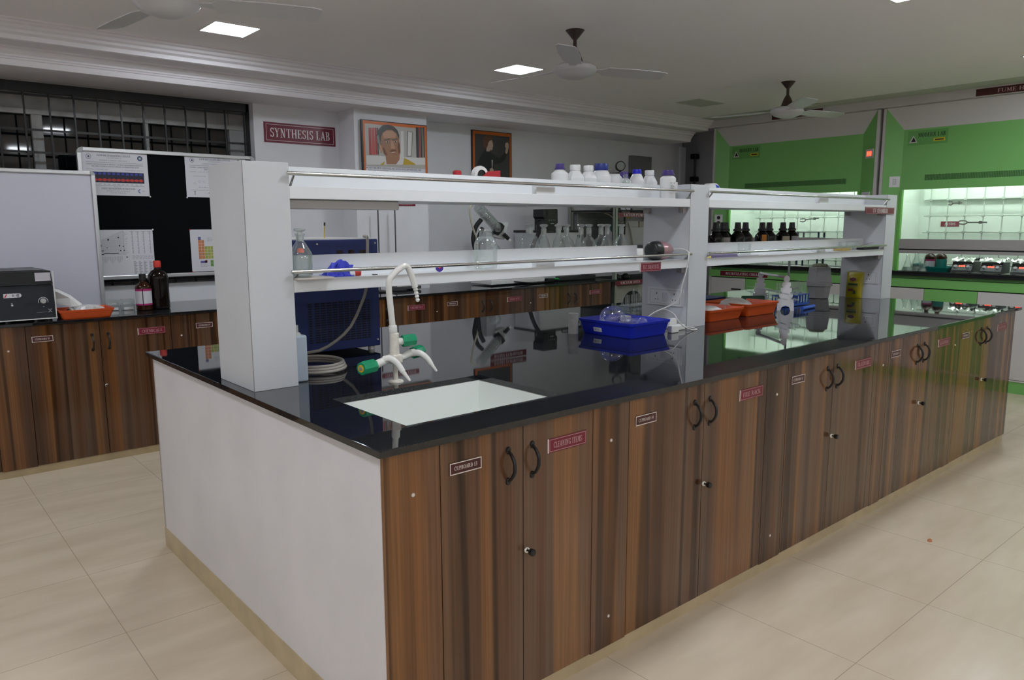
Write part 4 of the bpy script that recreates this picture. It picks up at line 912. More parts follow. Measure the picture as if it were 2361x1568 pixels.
# second bay
def crumple(bm, cx, cy, z, rx, ry, h, seed, n=22, m=8):
    random.seed(seed); rw = []
    ph = [random.uniform(0, 6) for _ in range(4)]
    for j in range(m + 1):
        v = j / m; row = []
        for i in range(n):
            a = 2 * PI * i / n; f_ = 1 + .10 * math.sin(3 * a + ph[0] + v * 3) + .07 * math.sin(7 * a + ph[1]) + .04 * random.uniform(-1, 1)
            rr = math.cos(v * PI / 2) ** .7 * f_ if v < 1 else .02
            row.append(bm.verts.new((cx + rx * rr * math.cos(a), cy + ry * rr * math.sin(a), z + h * (math.sin(v * PI / 2) * (1 + .18 * math.sin(2 * a + ph[2]) * (1 - v))) + .004 * random.uniform(0, 1) * (j > 0))))
        rw.append(row)
    for A_, B_ in zip(rw, rw[1:]):
        for i in range(n): bm.faces.new([A_[i], A_[(i + 1) % n], B_[(i + 1) % n], B_[i]])
    bm.faces.new(rw[-1]); bm.faces.new(list(reversed(rw[0])))
BAG = mat('clear_bag', (.52, .51, .50), .25, alpha=1, bump=.8, bscale=45)
tray('plastic_tray', 2.58, 2.875, .880, 1.12, H, .066, OTRAY, 'smaller orange plastic tray in front, half behind the middle pillar')
tray('plastic_tray', 2.955, 3.255, .885, 1.15, H, .072, OTRAY, 'larger orange plastic tray further along the bench before the drying rack')
bm = new(); crumple(bm, 2.71, .99, H + .01, .12, .085, .062, 5); tag(obj('plastic_bag', bm, BAG, None, (2.71, .99, H + .01)), 'crumpled grey plastic bag in the smaller orange tray', 'bag')
bm = new(); crumple(bm, 3.04, 1.03, H + .01, .14, .09, .082, 9); tag(obj('plastic_bag', bm, BAG, None, (3.04, 1.03, H + .01)), 'crumpled grey plastic bag heaped in the larger orange tray', 'bag')
bm = new(); lathe(bm, [(0, 0), (.011, 0), (.013, .02), (.004, .05), (.003, .055), (0, .055)], (2.80, .93, H + .02), seg=14); tag(obj('glass_dropper', bm, GLASS_T), 'short glass dropper standing in the smaller orange tray', 'dropper')
tray('plastic_tray', 3.05, 3.42, 1.36, 1.62, H, .055, mat('navy_plastic', (.012, .02, .10), .4), 'dark navy tray behind the larger orange tray')
bm = new(); cyl(bm, (3.27, 1.12, H + .065), (3.37, 1.03, H + .065), .022, 16); tag(obj('green_stopper', bm, mat('dark_green', (.015, .06, .035), .5)), 'dark green rubber stopper lying on the larger orange tray', 'stopper')
bm = new(); box(bm, 3.16, 3.26, 1.20, 1.27, H, H + .045, .008); tag(obj('red_case', bm, mat('dark_red', (.25, .02, .02), .5)), 'small dark red case behind the larger orange tray', 'case')
# pipette drying rack: serrated ends joined by a top bar and glass rods
RKW = mat('rack_white', (.74, .74, .76), .4)
t = thing('pipette_rack', 'white serrated pipette stand holding glass rods between two notched ends', 'pipette rack', (3.53, 1.06, H))
def serr(x, y):
    """A-shaped plate with toothed edges in the plane facing the viewer"""
    U_ = Vector((.62, -.78, 0)); N_ = Vector((.78, .62, 0)); P = []
    hgt = .205
    left = [(-.050, 0), (-.048, .045)]
    z_ = .045; w_ = .046
    for k in range(4): left += [(-w_, z_ + .006), (-w_, z_ + .026), (-(w_ - .014), z_ + .028), (-(w_ - .014), z_ + .034)]; z_ += .034; w_ -= .007
    left += [(-.018, .185), (-.016, .205)]
    top = [(-.012 * math.cos(a), .205 + .012 * math.sin(a)) for a in (.4, .9, 1.57, 2.2, 2.7)]
    pts = left + top + [(-a, b) for a, b in reversed(left)]
    o2 = Vector((x, y, H)); bm = new()
    foot = [(.030, 0), (.022, .022), (0, .032), (-.022, .022), (-.030, 0)]
    prism(bm, [o2 + U_ * u_ + Vector((0, 0, v_)) for u_, v_ in pts + foot], N_ * .010)
    return obj('notched_end', bm, RKW, t)
serr(3.412, .905); serr(3.655, 1.230)
d_ = Vector((3.655 - 3.412, 1.230 - .905, 0))
bm = new(); tube(bm, [(3.416, .910, H + .205), (3.660, 1.235, H + .205)], .008, 12); obj('top_bar', bm, RKW, t)
for k, (off_, zz) in enumerate(((-.032, .075), (.032, .075), (-.026, .108), (.024, .106))):
    bm = new(); s_ = Vector((.62, -.78, 0)) * off_; a_ = Vector((3.36, .83, H + zz)) + s_; b_ = Vector((3.75, 1.36, H + zz)) + s_; tube(bm, [a_, b_], .004, 8); obj('glass_rod', bm, GLASS_T, t)
# blue tube rack
BRK = mat('rack_blue', (.03, .10, .52), .4)
t = thing('test_tube_rack', 'blue plastic test tube rack behind the notched pipette stand', 'test tube rack', (3.72, 1.05, H))
bm = new()
for zz, th_ in ((.004, .012), (.068, .006)): box(bm, 3.56, 3.86, .99, 1.09, H + zz, H + zz + th_)
for i in range(9):
    for y_ in (.992, 1.082): box(bm, 3.563 + i * .036, 3.571 + i * .036, y_, y_ + .006, H + .01, H + .07)
obj('rack_frame', bm, BRK, t)
bm = new(); cyl(bm, (3.50, .842, H + .011), (3.70, .872, H + .011), .011, 12); tag(obj('blue_tube', bm, BRK), 'blue plastic tube lying on the worktop before the blue rack', 'tube')
for ix in range(9):
    for iy in range(2): tt(3.581 + ix * .034, 1.018 + iy * .045, H + .018, .135, .0068, 'test tubes in the blue rack', 'clear glass test tube standing in the blue rack')
# stand with clamp
t = thing('retort_stand', 'steel retort rod with a green clamp knob standing by the grey tubs', 'retort stand', (3.905, 1.17, H))
bm = new(); box(bm, 3.85, 3.98, 1.12, 1.30, H, H + .012, .003); obj('base', bm, STEEL, t)
bm = new(); cyl(bm, (3.905, 1.17, H + .01), (3.905, 1.17, H + .44), .0075, 12); obj('rod', bm, mat('dull_steel', (.33, .36, .35), .4, metal=.5), t)
bm = new(); cyl(bm, (3.89, 1.165, 1.018), (3.845, 1.15, 1.018), .012, 14); obj('clamp_knob', bm, mat('knob_olive', (.05, .09, .03), .5), t)
bm = new(); box(bm, 3.885, 3.93, 1.15, 1.19, .945, .972, .004); box(bm, 3.92, 4.04, 1.165, 1.178, .953, .963, .002); obj('clamp', bm, mat('clamp_grey', (.18, .18, .18), .4, metal=.4), t)
# grey octagonal tubs
TUB = mat('tub_grey', (.36, .36, .37), .5, bump=.3, bscale=60)
for (z_, pr, lb) in ((H, [(0, 0), (.062, 0), (.070, .004), (.082, .088), (.094, .090), (.094, .112), (.088, .114), (0, .114)], 'lower grey octagonal tub on the worktop before the yellow pack'), (H + .1145, [(0, 0), (.088, 0), (.088, .012), (.084, .016), (.074, .105), (.068, .110), (0, .110)], 'upper grey octagonal tub turned upside down on the lower tub')):
    bm = new(); lathe(bm, pr, (4.33, 1.17, z_), seg=8, rot=.2)
    for f_ in bm.faces: f_.smooth = False
    tag(obj('octagonal_tub', bm, TUB, None, (4.33, 1.17, z_)), lb, 'tub', 'grey octagonal tubs')
bm = new(); lathe(bm, [(0, 0), (.052, 0), (.056, .005), (.048, .018), (.0, .024)], (4.33, 1.17, H + .2255), seg=20); tag(obj('sponge_pad', bm, mat('olive_pad', (.30, .30, .21), .8, var=.15, vscale=40)), 'pale olive pad lying on top of the grey tubs', 'pad')
# yellow pack
YP = mat('yellow_pack', (.42, .36, .008), .3, bump=.4, bscale=30)
t = thing('detergent_pouch', 'shiny yellow plastic pouch leaning against the far shelf pillar', 'pouch', (4.51, 1.0, H))
bm = new(); nx, nz = 8, 12; F_, B_ = [], []
for j in range(nz + 1):
    v = j / nz; f1, b1 = [], []
    for i in range(nx + 1):
        u_ = i / nx; bulge = .022 * math.sin(PI * u_) ** .6 * math.sin(PI * min(1, v * 1.05 + .02)) ** .5 if 0 < u_ < 1 else 0
        c_ = Vector((4.525 + .012 * v, 1.065 - .118 * u_, H + .002 + v * .185)); f1.append(bm.verts.new(c_ + Vector((-bulge, 0, 0)))); b1.append(bm.verts.new(c_ + Vector((bulge * .4 + .0015, 0, 0))))
    F_.append(f1); B_.append(b1)
for G_ in (F_, B_):
    for A1, A2 in zip(G_, G_[1:]):
        for i in range(nx): bm.faces.new([A1[i], A1[i + 1], A2[i + 1], A2[i]])
for i in range(nx): bm.faces.new([F_[0][i], F_[0][i + 1], B_[0][i + 1], B_[0][i]]); bm.faces.new([F_[-1][i], F_[-1][i + 1], B_[-1][i + 1], B_[-1][i]])
for j in range(nz): bm.faces.new([F_[j][0], F_[j + 1][0], B_[j + 1][0], B_[j][0]]); bm.faces.new([F_[j][-1], F_[j + 1][-1], B_[j + 1][-1], B_[j][-1]])
obj('pouch_body', bm, YP, t)
a = Art((4.497, 1.055, H), (0, -1, 0), (.05, 0, 1)); DKG = mat('print_green', (.03, .09, .03), .5); MRN = mat('print_maroon', (.12, .03, .05), .5)
a.ell(.048, .135, .024, .013, MRN, 0); a.rect(.016, .084, .094, .106, DKG, 0); a.rect(.018, .082, .080, .090, mat('print_grey', (.25, .27, .12), .5), 0); a.rect(.018, .055, .050, .066, MRN, 0); a.poly([(.05, .03), (.075, .03), (.07, .055), (.06, .06)], DKG, 0); a.build('printed_front', t)
bm = new(); box(bm, 4.535, 4.55, 1.0, 1.045, H + .195, H + .200); 
obj('pouch_seal', bm, WPLAS, t)

# things on the lower shelf of the far bay
NOTE = mat('paper_white', (.72, .72, .74), .7); PUR = mat('paper_edge_purple', (.30, .26, .42), .7)
def papers(x0, x1, y0, y1, z, n, lb, m=None, name='paper_stack', cat='papers'):
    bm = new(); random.seed(int(x0 * 100))
    for k in range(n):
        dx, dy = random.uniform(-.006, .006), random.uniform(-.006, .006); box(bm, x0 + dx, x1 + dx, y0 + dy, y1 + dy, z + k * .0032, z + k * .0032 + .0026)
    return tag(obj(name, bm, m or NOTE), lb, cat)
papers(2.53, 2.77, .845, .955, ZL, 5, 'thin stack of notebooks and papers beside the middle pillar', PUR, 'notebook', 'notebook'); papers(2.79, 3.00, .85, .95, ZL, 2, 'flat white papers on the lower shelf of the far bay')
bm = new(); box(bm, 2.478, 2.52, .84, .90, ZL, ZL + .012); tag(obj('sticky_notes', bm, mat('yellow_note', (.72, .62, .22), .6)), 'pale yellow sticky notes at the foot of the middle pillar on the shelf', 'sticky notes')
bm = new(); crumple(bm, 3.83, .90, ZL, .09, .045, .018, 14); tag(obj('tissue_paper', bm, NOTE, None, (3.83, .90, ZL)), 'crumpled white tissue lying on the far bay of the lower shelf', 'tissue')
bm = new(); box(bm, 4.01, 4.13, .86, .92, ZL, ZL + .018, .002); tag(obj('yellow_carton', bm, mat('kraft_yellow', (.46, .33, .10), .6)), 'small yellow carton on the far bay of the lower shelf', 'carton')
bm = new(); box(bm, 4.30, 4.53, .85, .93, ZL, ZL + .022, .003); tag(obj('black_pouch', bm, BLACKM), 'flat black pouch on the lower shelf against the far pillar', 'pouch')
t = thing('steel_forceps', 'thin steel forceps resting on the black pouch', 'forceps', (4.42, .9, ZL + .024)); 
for dy in (0, .012):
    bm = new(); tube(bm, [(4.28, .87 + dy, ZL + .0255), (4.42, .88 + dy * .6, ZL + .040), (4.52, .885, ZL + .046)], .0022, 6, 4); obj('forceps_arm', bm, STEEL, t)
for (x, y, r_, h_, lb) in ((2.93, .905, .036, .064, 'clear glass beaker on the far bay, hidden by the rail'), (4.20, .915, .055, .050, 'wide clear glass dish near the far pillar'), (4.335, .955, .045, .055, 'clear glass beaker beside the wide dish near the far pillar'), (2.50, .935, .028, .05, 'small clear beaker beside the middle pillar')):
    bm = new(); lathe(bm, [(0, .002), (r_ * .92, .001), (r_, .006), (r_, h_), (r_ * 1.06, h_ + .002), (r_ * .98, h_ + .002)], (x, y, ZL), seg=28); tag(obj('glass_beaker', bm, GLASS_T, None, (x, y, ZL)), lb, 'beaker')
# dark brown bottles behind the divider
AMB = mat('amber_glass', (.006, .004, .003), .07, spec=.25)
CAPB = mat('black_cap', (.008, .008, .009), .55)
def amber(x, y, first=[None], label='', big=False):
    if first[0] is None:
        t = thing('reagent_bottle', label, 'reagent bottle', (x, y, ZL), 'dark reagent bottles behind the far shelf divider')
        bm = new(); lathe(bm, [(0, 0), (.040, 0), (.043, .004), (.043, .098), (.040, .108), (.022, .130), (.018, .134), (0, .134)], (x, y, ZL), seg=24); obj('bottle_body', bm, AMB, t)
        bm = new(); lathe(bm, [(0, .134), (.026, .134), (.026, .146), (.0195, .150), (.0165, .187), (0, .187)], (x, y, ZL), seg=20); obj('cap', bm, CAPB, t); first[0] = t
        return t
    t = copy_tree(first[0]); t.location = (x, y, ZL); t['label'] = label; return t
AX = [(2.86, 1.05, 'dark bottle, first of the black-capped row beside the middle pillar'), (2.945, 1.06, 'dark bottle with pale lower label, second in the black-capped row'), (3.015, 1.09, 'dark bottle half hidden as third in the black-capped row'), (3.075, 1.045, 'dark bottle, fourth in the black-capped row'), (3.18, 1.06, 'dark bottle, fifth in the black-capped row before the gap'),
      (3.35, 1.05, 'dark bottle with orange spot, first after the gap'), (3.445, 1.06, 'dark bottle without visible label, second after the gap'), (3.505, 1.095, 'dark bottle with a teal label strip, third after the gap'), (3.60, 1.055, 'dark bottle with a cream label, last but one in the row'), (3.71, 1.055, 'dark bottle with a pale grey label, last in the row')]
am = [amber(x, y, label=lb) for x, y, lb in AX]
CL = {1: (.30, .28, .27), 5: (.45, .16, .01), 7: (.02, .22, .17), 8: (.42, .38, .26), 9: (.34, .33, .34)}
for i, c_ in CL.items():
    t = am[i]; x, y, _ = AX[i]; bm = new(); z0_, z1_ = (.04, .100) if i != 5 else (.05, .112)
    a0, a1 = (-150, -70) if i != 5 else (-150, -110)
    for k in range(8):
        A0 = math.radians(a0 + (a1 - a0) * k / 8); A1 = math.radians(a0 + (a1 - a0) * (k + 1) / 8); R_ = .0436
        poly(bm, [(x + R_ * math.cos(A0), y + R_ * math.sin(A0), ZL + z0_), (x + R_ * math.cos(A1), y + R_ * math.sin(A1), ZL + z0_), (x + R_ * math.cos(A1), y + R_ * math.sin(A1), ZL + z1_), (x + R_ * math.cos(A0), y + R_ * math.sin(A0), ZL + z1_)])
    obj('paper_label', bm, mat('amber_label_%d' % i, c_, .6), t)

# upper shelf bottles
PURC = mat('purple_cap', (.055, .03, .20), .4); BLUC = mat('blue_cap', (.015, .03, .22), .4); BRC = mat('bright_blue_cap', (.01, .015, .55), .4); HDPE = mat('hdpe_white', (.76, .77, .77), .35)
def jarw(x, y, r, h, cr, ch, capm, label, shoulder=.03, square=False, z=ZU, mark=False):
    t = thing('chemical_jar', label, 'plastic jar', (x, y, z), 'white plastic jars on the upper shelf')
    bm = new(); hb = h - ch
    lathe(bm, [(0, 0), (r * .95, 0), (r, .004), (r, hb - shoulder), (r * .97, hb - shoulder + .004), (cr * 1.02, hb - .002), (cr * .9, hb), (cr * .9, hb + .004), (0, hb + .004)], (x, y, z), seg=8 if square else 32, rot=PI / 8 if square else 0); obj('jar_body', bm, HDPE, t)
    bm = new(); lathe(bm, [(0, hb), (cr, hb), (cr * 1.03, hb + .002), (cr * 1.03, h - .004), (cr * .97, h), (0, h)], (x, y, z), seg=32)
    if capm in (PURC,): lathe(bm, [(cr * 1.03, hb + .001), (cr * 1.22, hb + .001), (cr * 1.22, hb + .007), (cr * 1.03, hb + .007)], (x, y, z), seg=32)
    obj('cap', bm, capm, t)
    if mark:
        a = Art((x - .034, y - r - .0008, z + .03), (1, 0, 0)); a.rect(0, .060, 0, .05, mat('label_offwhite', (.74, .74, .76), .5), 0)
        for k in range(5): a.rect(.004, .004 + .02 + .006 * (k % 3), .034 - k * .004, .0355 - k * .004, MATS['seam_grey'], .0006)
        a.text('LR', .004, .013, .043, .005, BLACKM, .0006); a.text('NH', .028, .038, .043, .005, BLACKM, .0006); a.build('printed_label', t)
    return t
jarw(1.61, 1.05, .040, .152, .020, .026, PURC, 'white jar with purple cap at the near end of the jar row', .022)
jarw(1.715, 1.055, .047, .152, .0245, .026, HDPE, 'white jar with ribbed white cap, first of the two white-capped twins', .036, True)
jarw(1.80, 1.05, .042, .152, .0235, .026, HDPE, 'white jar with ribbed white cap touching the wide blue cap', .034, True)
jarw(1.895, 1.055, .049, .166, .0325, .032, BLUC, 'white jar with the widest dark blue cap', .03)
jarw(2.00, 1.065, .040, .122, .028, .004, HDPE, 'short white capless jar behind the clear glass stopper', .016)
jarw(2.085, 1.075, .036, .136, .022, .030, PURC, 'white jar with purple cap hidden behind the bright blue cap', .02)
jarw(2.155, 1.05, .040, .150, .022, .022, BRC, 'white jar with small bright blue cap', .036)
jarw(2.255, 1.05, .042, .150, .0235, .026, HDPE, 'white jar with white cap beside the labelled purple-capped jar', .036, True)
jarw(2.207, .893, .039, .140, .026, .026, PURC, 'white labelled jar with purple cap standing in front beside the pillar', .016, mark=True)
t = thing('glass_stopper', 'clear glass stopper leaning among the white jars', 'stopper', (2.045, 1.01, ZU))
bm = new(); lathe(bm, [(0, 0), (.012, .002), (.010, .03), (.016, .075), (.019, .085), (.008, .10), (.012, .118), (0, .122)], (2.045, 1.01, ZU + .001), (-.22, 0, 1), 16); obj('stopper_body', bm, GLASS_T, t)
REDP = mat('red_plastic', (.45, .02, .03), .4)
t = thing('tape_dispenser', 'white and red tape dispenser with black opening on the upper shelf', 'tape dispenser', (1.12, 1.05, ZU))
bm = new(); lathe(bm, [(.026, -.012), (.040, -.012), (.042, -.006), (.042, .006), (.040, .012), (.026, .012)], (1.135, 1.045, ZU + .078), (.12, -1, 0), 28); obj('tape_shell', bm, HDPE, t)
bm = new(); lathe(bm, [(0, -.008), (.0265, -.008), (.0265, .008), (0, .008)], (1.135, 1.045, ZU + .078), (.12, -1, 0), 24); obj('tape_core', bm, BLACK, t)
bm = new(); prism(bm, [(1.15, 1.03, ZU + .001), (1.235, 1.03, ZU + .001), (1.235, 1.03, ZU + .104), (1.17, 1.03, ZU + .098), (1.10, 1.03, ZU + .045), (1.10, 1.03, ZU + .001)], (0, .03, 0)); obj('dispenser_arm', bm, REDP, t)
bm = new(); box(bm, 1.0, 1.032, 1.03, 1.06, ZU, ZU + .096, .006); tag(obj('stapler', bm, REDP), 'small dark red stapler end peeping over the upper shelf divider', 'stapler')
t = thing('paper_towel_roll', 'white and blue wrapped roll beside the top of the middle pillar', 'roll', (2.79, 1.05, ZU))
bm = new(); lathe(bm, [(0, 0), (.048, 0), (.051, .004), (.051, .06), (.048, .064), (0, .064)], (2.80, 1.02, ZU + .051), (0, 1, 0), 28); obj('roll_body', bm, HDPE, t)
a = Art((2.80, 1.0195, ZU + .051), (1, 0, 0)); a.poly([(-.005, .045), (.03, .035), (.047, .005), (.035, -.005), (.01, .02)], mat('wrap_blue', (.02, .06, .45), .4), 0); a.poly([(-.02, .01), (-.008, .02), (.005, -.01), (-.01, -.01)], MATS['wrap_blue'], 0); a.build('printed_wrap', t)
# ------------------------------------------------------------------ boards, posters and signs on the window wall
G['Z'] = (.64, _d(.12, 0, .52, 1, .14) + _r(.06, .58, .93, 1) + _r(.04, .6, 0, .07)); G['J'] = (.5, _v(.32, .2, 1, False) + _ring(.2, .2, .205, .2, 180, 360, .16, S_)); G['Q'] = (.78, _ring(.39, .5, .37, .5, 0, 360, T_, S_, 22) + _d(.62, -.1, .42, .25, .12)); G['/'] = (.4, _d(.08, 0, .32, 1, .06))
BLKP = mat('poster_black', (.012, .012, .016), .4); ORG = mat('poster_orange', (.62, .13, .010), .4); POSTW = mat('poster_white', (.66, .66, .70), .35); INKB = mat('ink_navy', (.05, .05, .10), .6); INKG = mat('ink_grey', (.28, .28, .32), .6)
def pm(n, c, r=.35): return MATS[n] if n in MATS else mat(n, c, r)
# portrait poster on the pilaster
PW, PH = .613, .53
a = Art((2.174, 3.855, 1.688), (1, 0, 0)); a.slab(0, PW, 0, PH, BLKP, .014)
D = .0145
def X_(cx): return (cx - 55) / 930 * PW
def Y_(cx, cy): return PH - (cy - 90 - (cx - 60) * .094) / 1758
def pp(pts, m, d): a.poly([(X_(x), Y_(x, y)) for x, y in pts], m, d)
a.rect(.014, PW - .004, .0, PH - .007, ORG, D); a.rect(.030, PW - .022, .010, PH - .030, POSTW, D + .0004)
BG = pm('photo_grey', (.42, .40, .37)); a.rect(.030, PW - .022, .175, PH - .030, BG, D + .0008)
REDB = pm('book_red', (.36, .035, .035)); DRK = pm('book_dark', (.05, .045, .05)); WHT = pm('photo_light', (.62, .60, .58)); SKIN = pm('portrait_skin', (.33, .165, .095)); SKL = pm('portrait_skin_light', (.48, .27, .17)); SKD = pm('portrait_skin_dark', (.17, .075, .04)); HAIR = pm('portrait_hair', (.06, .055, .055)); HAIRG = pm('portrait_hair_grey', (.22, .21, .21)); MUS = pm('sweater_mustard', (.48, .32, .03))
for x0, x1, m in ((150, 185, REDB), (190, 230, pm('book_red2', (.45, .07, .06))), (234, 262, REDB), (265, 282, DRK)): pp([(x0, 205), (x1, 208), (x1, 572), (x0, 568)], m, D + .0012)
for x0, x1, m in ((820, 862, DRK), (866, 882, REDB), (886, 908, DRK), (912, 926, pm('book_green', (.10, .13, .04))), (930, 948, DRK)): pp([(x0, 200), (x1, 204), (x1, 632), (x0, 628)], m, D + .0012)
pp([(600, 250), (640, 252), (636, 600), (590, 600)], WHT, D + .0012); pp([(690, 250), (780, 270), (750, 610), (675, 610)], HAIRG, D + .0012); pp([(705, 262), (765, 275), (740, 600), (690, 600)], WHT, D + .0014)
pp([(110, 575), (950, 640), (950, 735), (110, 700)], WHT, D + .0013)
pp([(300, 705), (350, 668), (420, 640), (600, 610), (690, 650), (800, 716), (800, 730), (300, 712)], MUS, D + .0016)
pp([(350, 712), (370, 610), (580, 570), (640, 610), (620, 722)], WHT, D + .0018)
pp([(385, 705), (372, 590), (580, 560), (570, 650), (520, 712)], SKIN, D + .0020)
pp([(290, 490), (283, 430), (262, 390), (255, 310), (285, 230), (340, 175), (420, 162), (500, 190), (550, 240), (575, 310), (572, 400), (540, 360), (320, 380), (318, 480)], HAIR, D + .0022)
pp([(262, 390), (258, 320), (285, 300), (318, 480), (300, 470)], HAIRG, D + .0023)
pp([(318, 330), (345, 270), (400, 235), (470, 235), (535, 280), (565, 350), (582, 430), (585, 540), (565, 590), (520, 630), (460, 640), (400, 620), (355, 570), (328, 500), (312, 400)], SKIN, D + .0024)
pp([(340, 290), (400, 245), (480, 250), (530, 300), (520, 345), (360, 350)], SKL, D + .0026); pp([(455, 380), (480, 380), (510, 480), (500, 495), (450, 490)], SKL, D + .0026)
pp([(350, 560), (335, 470), (360, 480), (400, 590)], SKD, D + .0026); pp([(560, 400), (580, 430), (582, 540), (560, 580), (545, 480)], SKD, D + .0025)
pp([(288, 440), (305, 425), (325, 470), (335, 545), (318, 550), (296, 500)], SKL, D + .0027)
for ex in (405, 515):
    pp([(ex - 50, 372), (ex + 30, 355), (ex + 38, 364), (ex - 42, 384)], HAIR, D + .0028); pp([(ex - 28, 398), (ex, 390), (ex + 24, 398), (ex, 408)], WHT, D + .0028); a.ell(X_(ex), Y_(ex, 399), .0062, .0062, HAIR, D + .0030, 10)
    for k in range(18):
        t0, t1 = 2 * PI * k / 18, 2 * PI * (k + 1) / 18; pp([(ex - 4 + 46 * math.cos(t0), 402 + 34 * math.sin(t0)), (ex - 4 + 46 * math.cos(t1), 402 + 34 * math.sin(t1)), (ex - 4 + 49 * math.cos(t1), 402 + 37 * math.sin(t1)), (ex - 4 + 49 * math.cos(t0), 402 + 37 * math.sin(t0))], HAIRG, D + .0032)
pp([(300, 400), (352, 398), (352, 403), (300, 406)], HAIRG, D + .0032)
pp([(425, 528), (470, 505), (520, 512), (540, 532), (510, 528), (460, 538)], SKD, D + .0028); pp([(440, 548), (520, 540), (505, 556), (455, 562)], pm('lips', (.26, .09, .07)), D + .0028); pp([(450, 545), (512, 541), (505, 547), (455, 551)], WHT, D + .0030)
for t_, v_ in (('EVEN THE BEST SCIENTISTS ARE OFTEN INSECURE AND FEEL THE', .158), ('NEED FOR RECOGNITION.', .136), ('I CANNOT IMAGINE A MORE ENJOYABLE PLACE TO WORK THAN IN', .112)):
    w_ = .50 if len(t_) > 40 else .19; a.text(t_, .048, .048 + w_, v_, .0125, INKB, D + .0012)
for v_ in (.164, .118): a.ell(.038, v_, .004, .004, INKB, D + .0012, 8)
tag(a.build('portrait_poster', origin=(2.48, 3.86, 1.69)), 'orange-bordered poster with a portrait of a grey-haired person in glasses and mustard sweater', 'poster')
# second poster
PW2, PH2 = .480, .56
a = Art((3.469, 4.128, 1.705), (1, 0, 0)); a.slab(0, PW2, 0, PH2, BLKP, .014)
def X_(cx): return (cx - 1668) / 568 * PW2
def Y_(cx, cy): return PH2 - (cy - 250 - (cx - 1668) * .072) / 1520
a.rect(.010, PW2 - .010, 0, PH2 - .006, ORG, D); DG = pm('poster_charcoal', (.055, .05, .052)); a.rect(.034, PW2 - .026, .02, PH2 - .034, DG, D + .0004)
PALE = pm('pale_skin', (.52, .38, .30)); DRS = pm('black_dress', (.018, .018, .022)); AUB = pm('auburn_hair', (.13, .06, .035))
pp([(1726, 900), (1735, 740), (1770, 640), (1815, 560), (1850, 525), (1910, 540), (1950, 575), (2010, 620), (2060, 632), (2110, 590), (2140, 550), (2165, 580), (2140, 650), (2090, 705), (2040, 720), (1975, 722), (1975, 900)], DRS, D + .0008)
pp([(1960, 900), (1975, 720), (1920, 600), (1905, 560), (1850, 530), (1850, 900)], DRS, D + .0010)
pp([(1868, 545), (1872, 480), (1900, 470), (1925, 500), (1915, 548)], PALE, D + .0012)
pp([(1878, 470), (1880, 420), (1915, 375), (1945, 380), (1958, 425), (1966, 478), (1955, 490), (1958, 510), (1940, 535), (1915, 520), (1890, 500)], PALE, D + .0014)
pp([(1820, 470), (1818, 400), (1838, 350), (1880, 325), (1930, 328), (1958, 365), (1945, 392), (1915, 400), (1895, 430), (1890, 470), (1870, 500), (1840, 505)], AUB, D + .0016)
pp([(2140, 560), (2150, 500), (2135, 470), (2145, 430), (2170, 415), (2190, 440), (2190, 490), (2175, 560), (2155, 585)], PALE, D + .0012)
pp([(1910, 830), (1915, 790), (1945, 770), (1970, 800), (1965, 835)], PALE, D + .0014); pp([(1942, 665), (1958, 665), (1952, 780), (1944, 780)], WHT, D + .0013)
tag(a.build('portrait_poster', origin=(3.7, 4.13, 1.7)), 'orange-bordered dark poster with a person in black holding up a small vessel', 'poster')
# wall signs
sign('wall_sign', 'large dark red sign reading SYNTHESIS LAB beside the barred window', (1.510, 4.1285, 2.026), .588, .148, .004, 'SYNTHESIS LAB', MAROON, WHITE_INK, pad=.08, th=.46)
o = [x for x in bpy.data.objects if x.name.startswith('wall_sign')][-1]
a = Art((1.510, 4.1241, 2.026), (1, 0, 0)); a.border(.016, .572, .014, .134, .0028, WHITE_INK, .0); q = a.build('border_line', o)
sign('wall_sign', 'red wall sign ending in TRATION, mostly hidden by the shelf light', (2.31, 3.8685, 1.560), .365, .042, .003, 'COLUMN FILTRATION', RED_SIGN, WHITE_INK, pad=.08, th=.5)
sign('wall_sign', 'dark red wall sign seen as a thin line below the upper shelf edge', (3.678, 4.1285, 1.583), .467, .060, .004, 'ROTARY EVAPORATOR', MAROON, WHITE_INK, pad=.1, th=.5)
sign('wall_sign', 'upper of two ROTARY EVAPORATOR wall signs, seen only mirrored in the worktop', (3.678, 4.1285, 1.655), .467, .055, .004, 'ROTARY EVAPORATOR', MAROON, WHITE_INK, pad=.1, th=.5)
PANELG = mat('panel_grey', (.20, .20, .20), .5)
t = thing('distribution_box', 'flat grey distribution box on the wall above the jar row', 'distribution box', (5.84, 4.10, 1.85))
bm = new(); box(bm, 5.665, 6.02, 4.09, 4.128, 1.82, 2.155, .003); obj('box_body', bm, PANELG, t)
bm = new(); box(bm, 5.675, 6.01, 4.085, 4.0895, 1.83, 2.145, .001); obj('door', bm, PANELG, t)
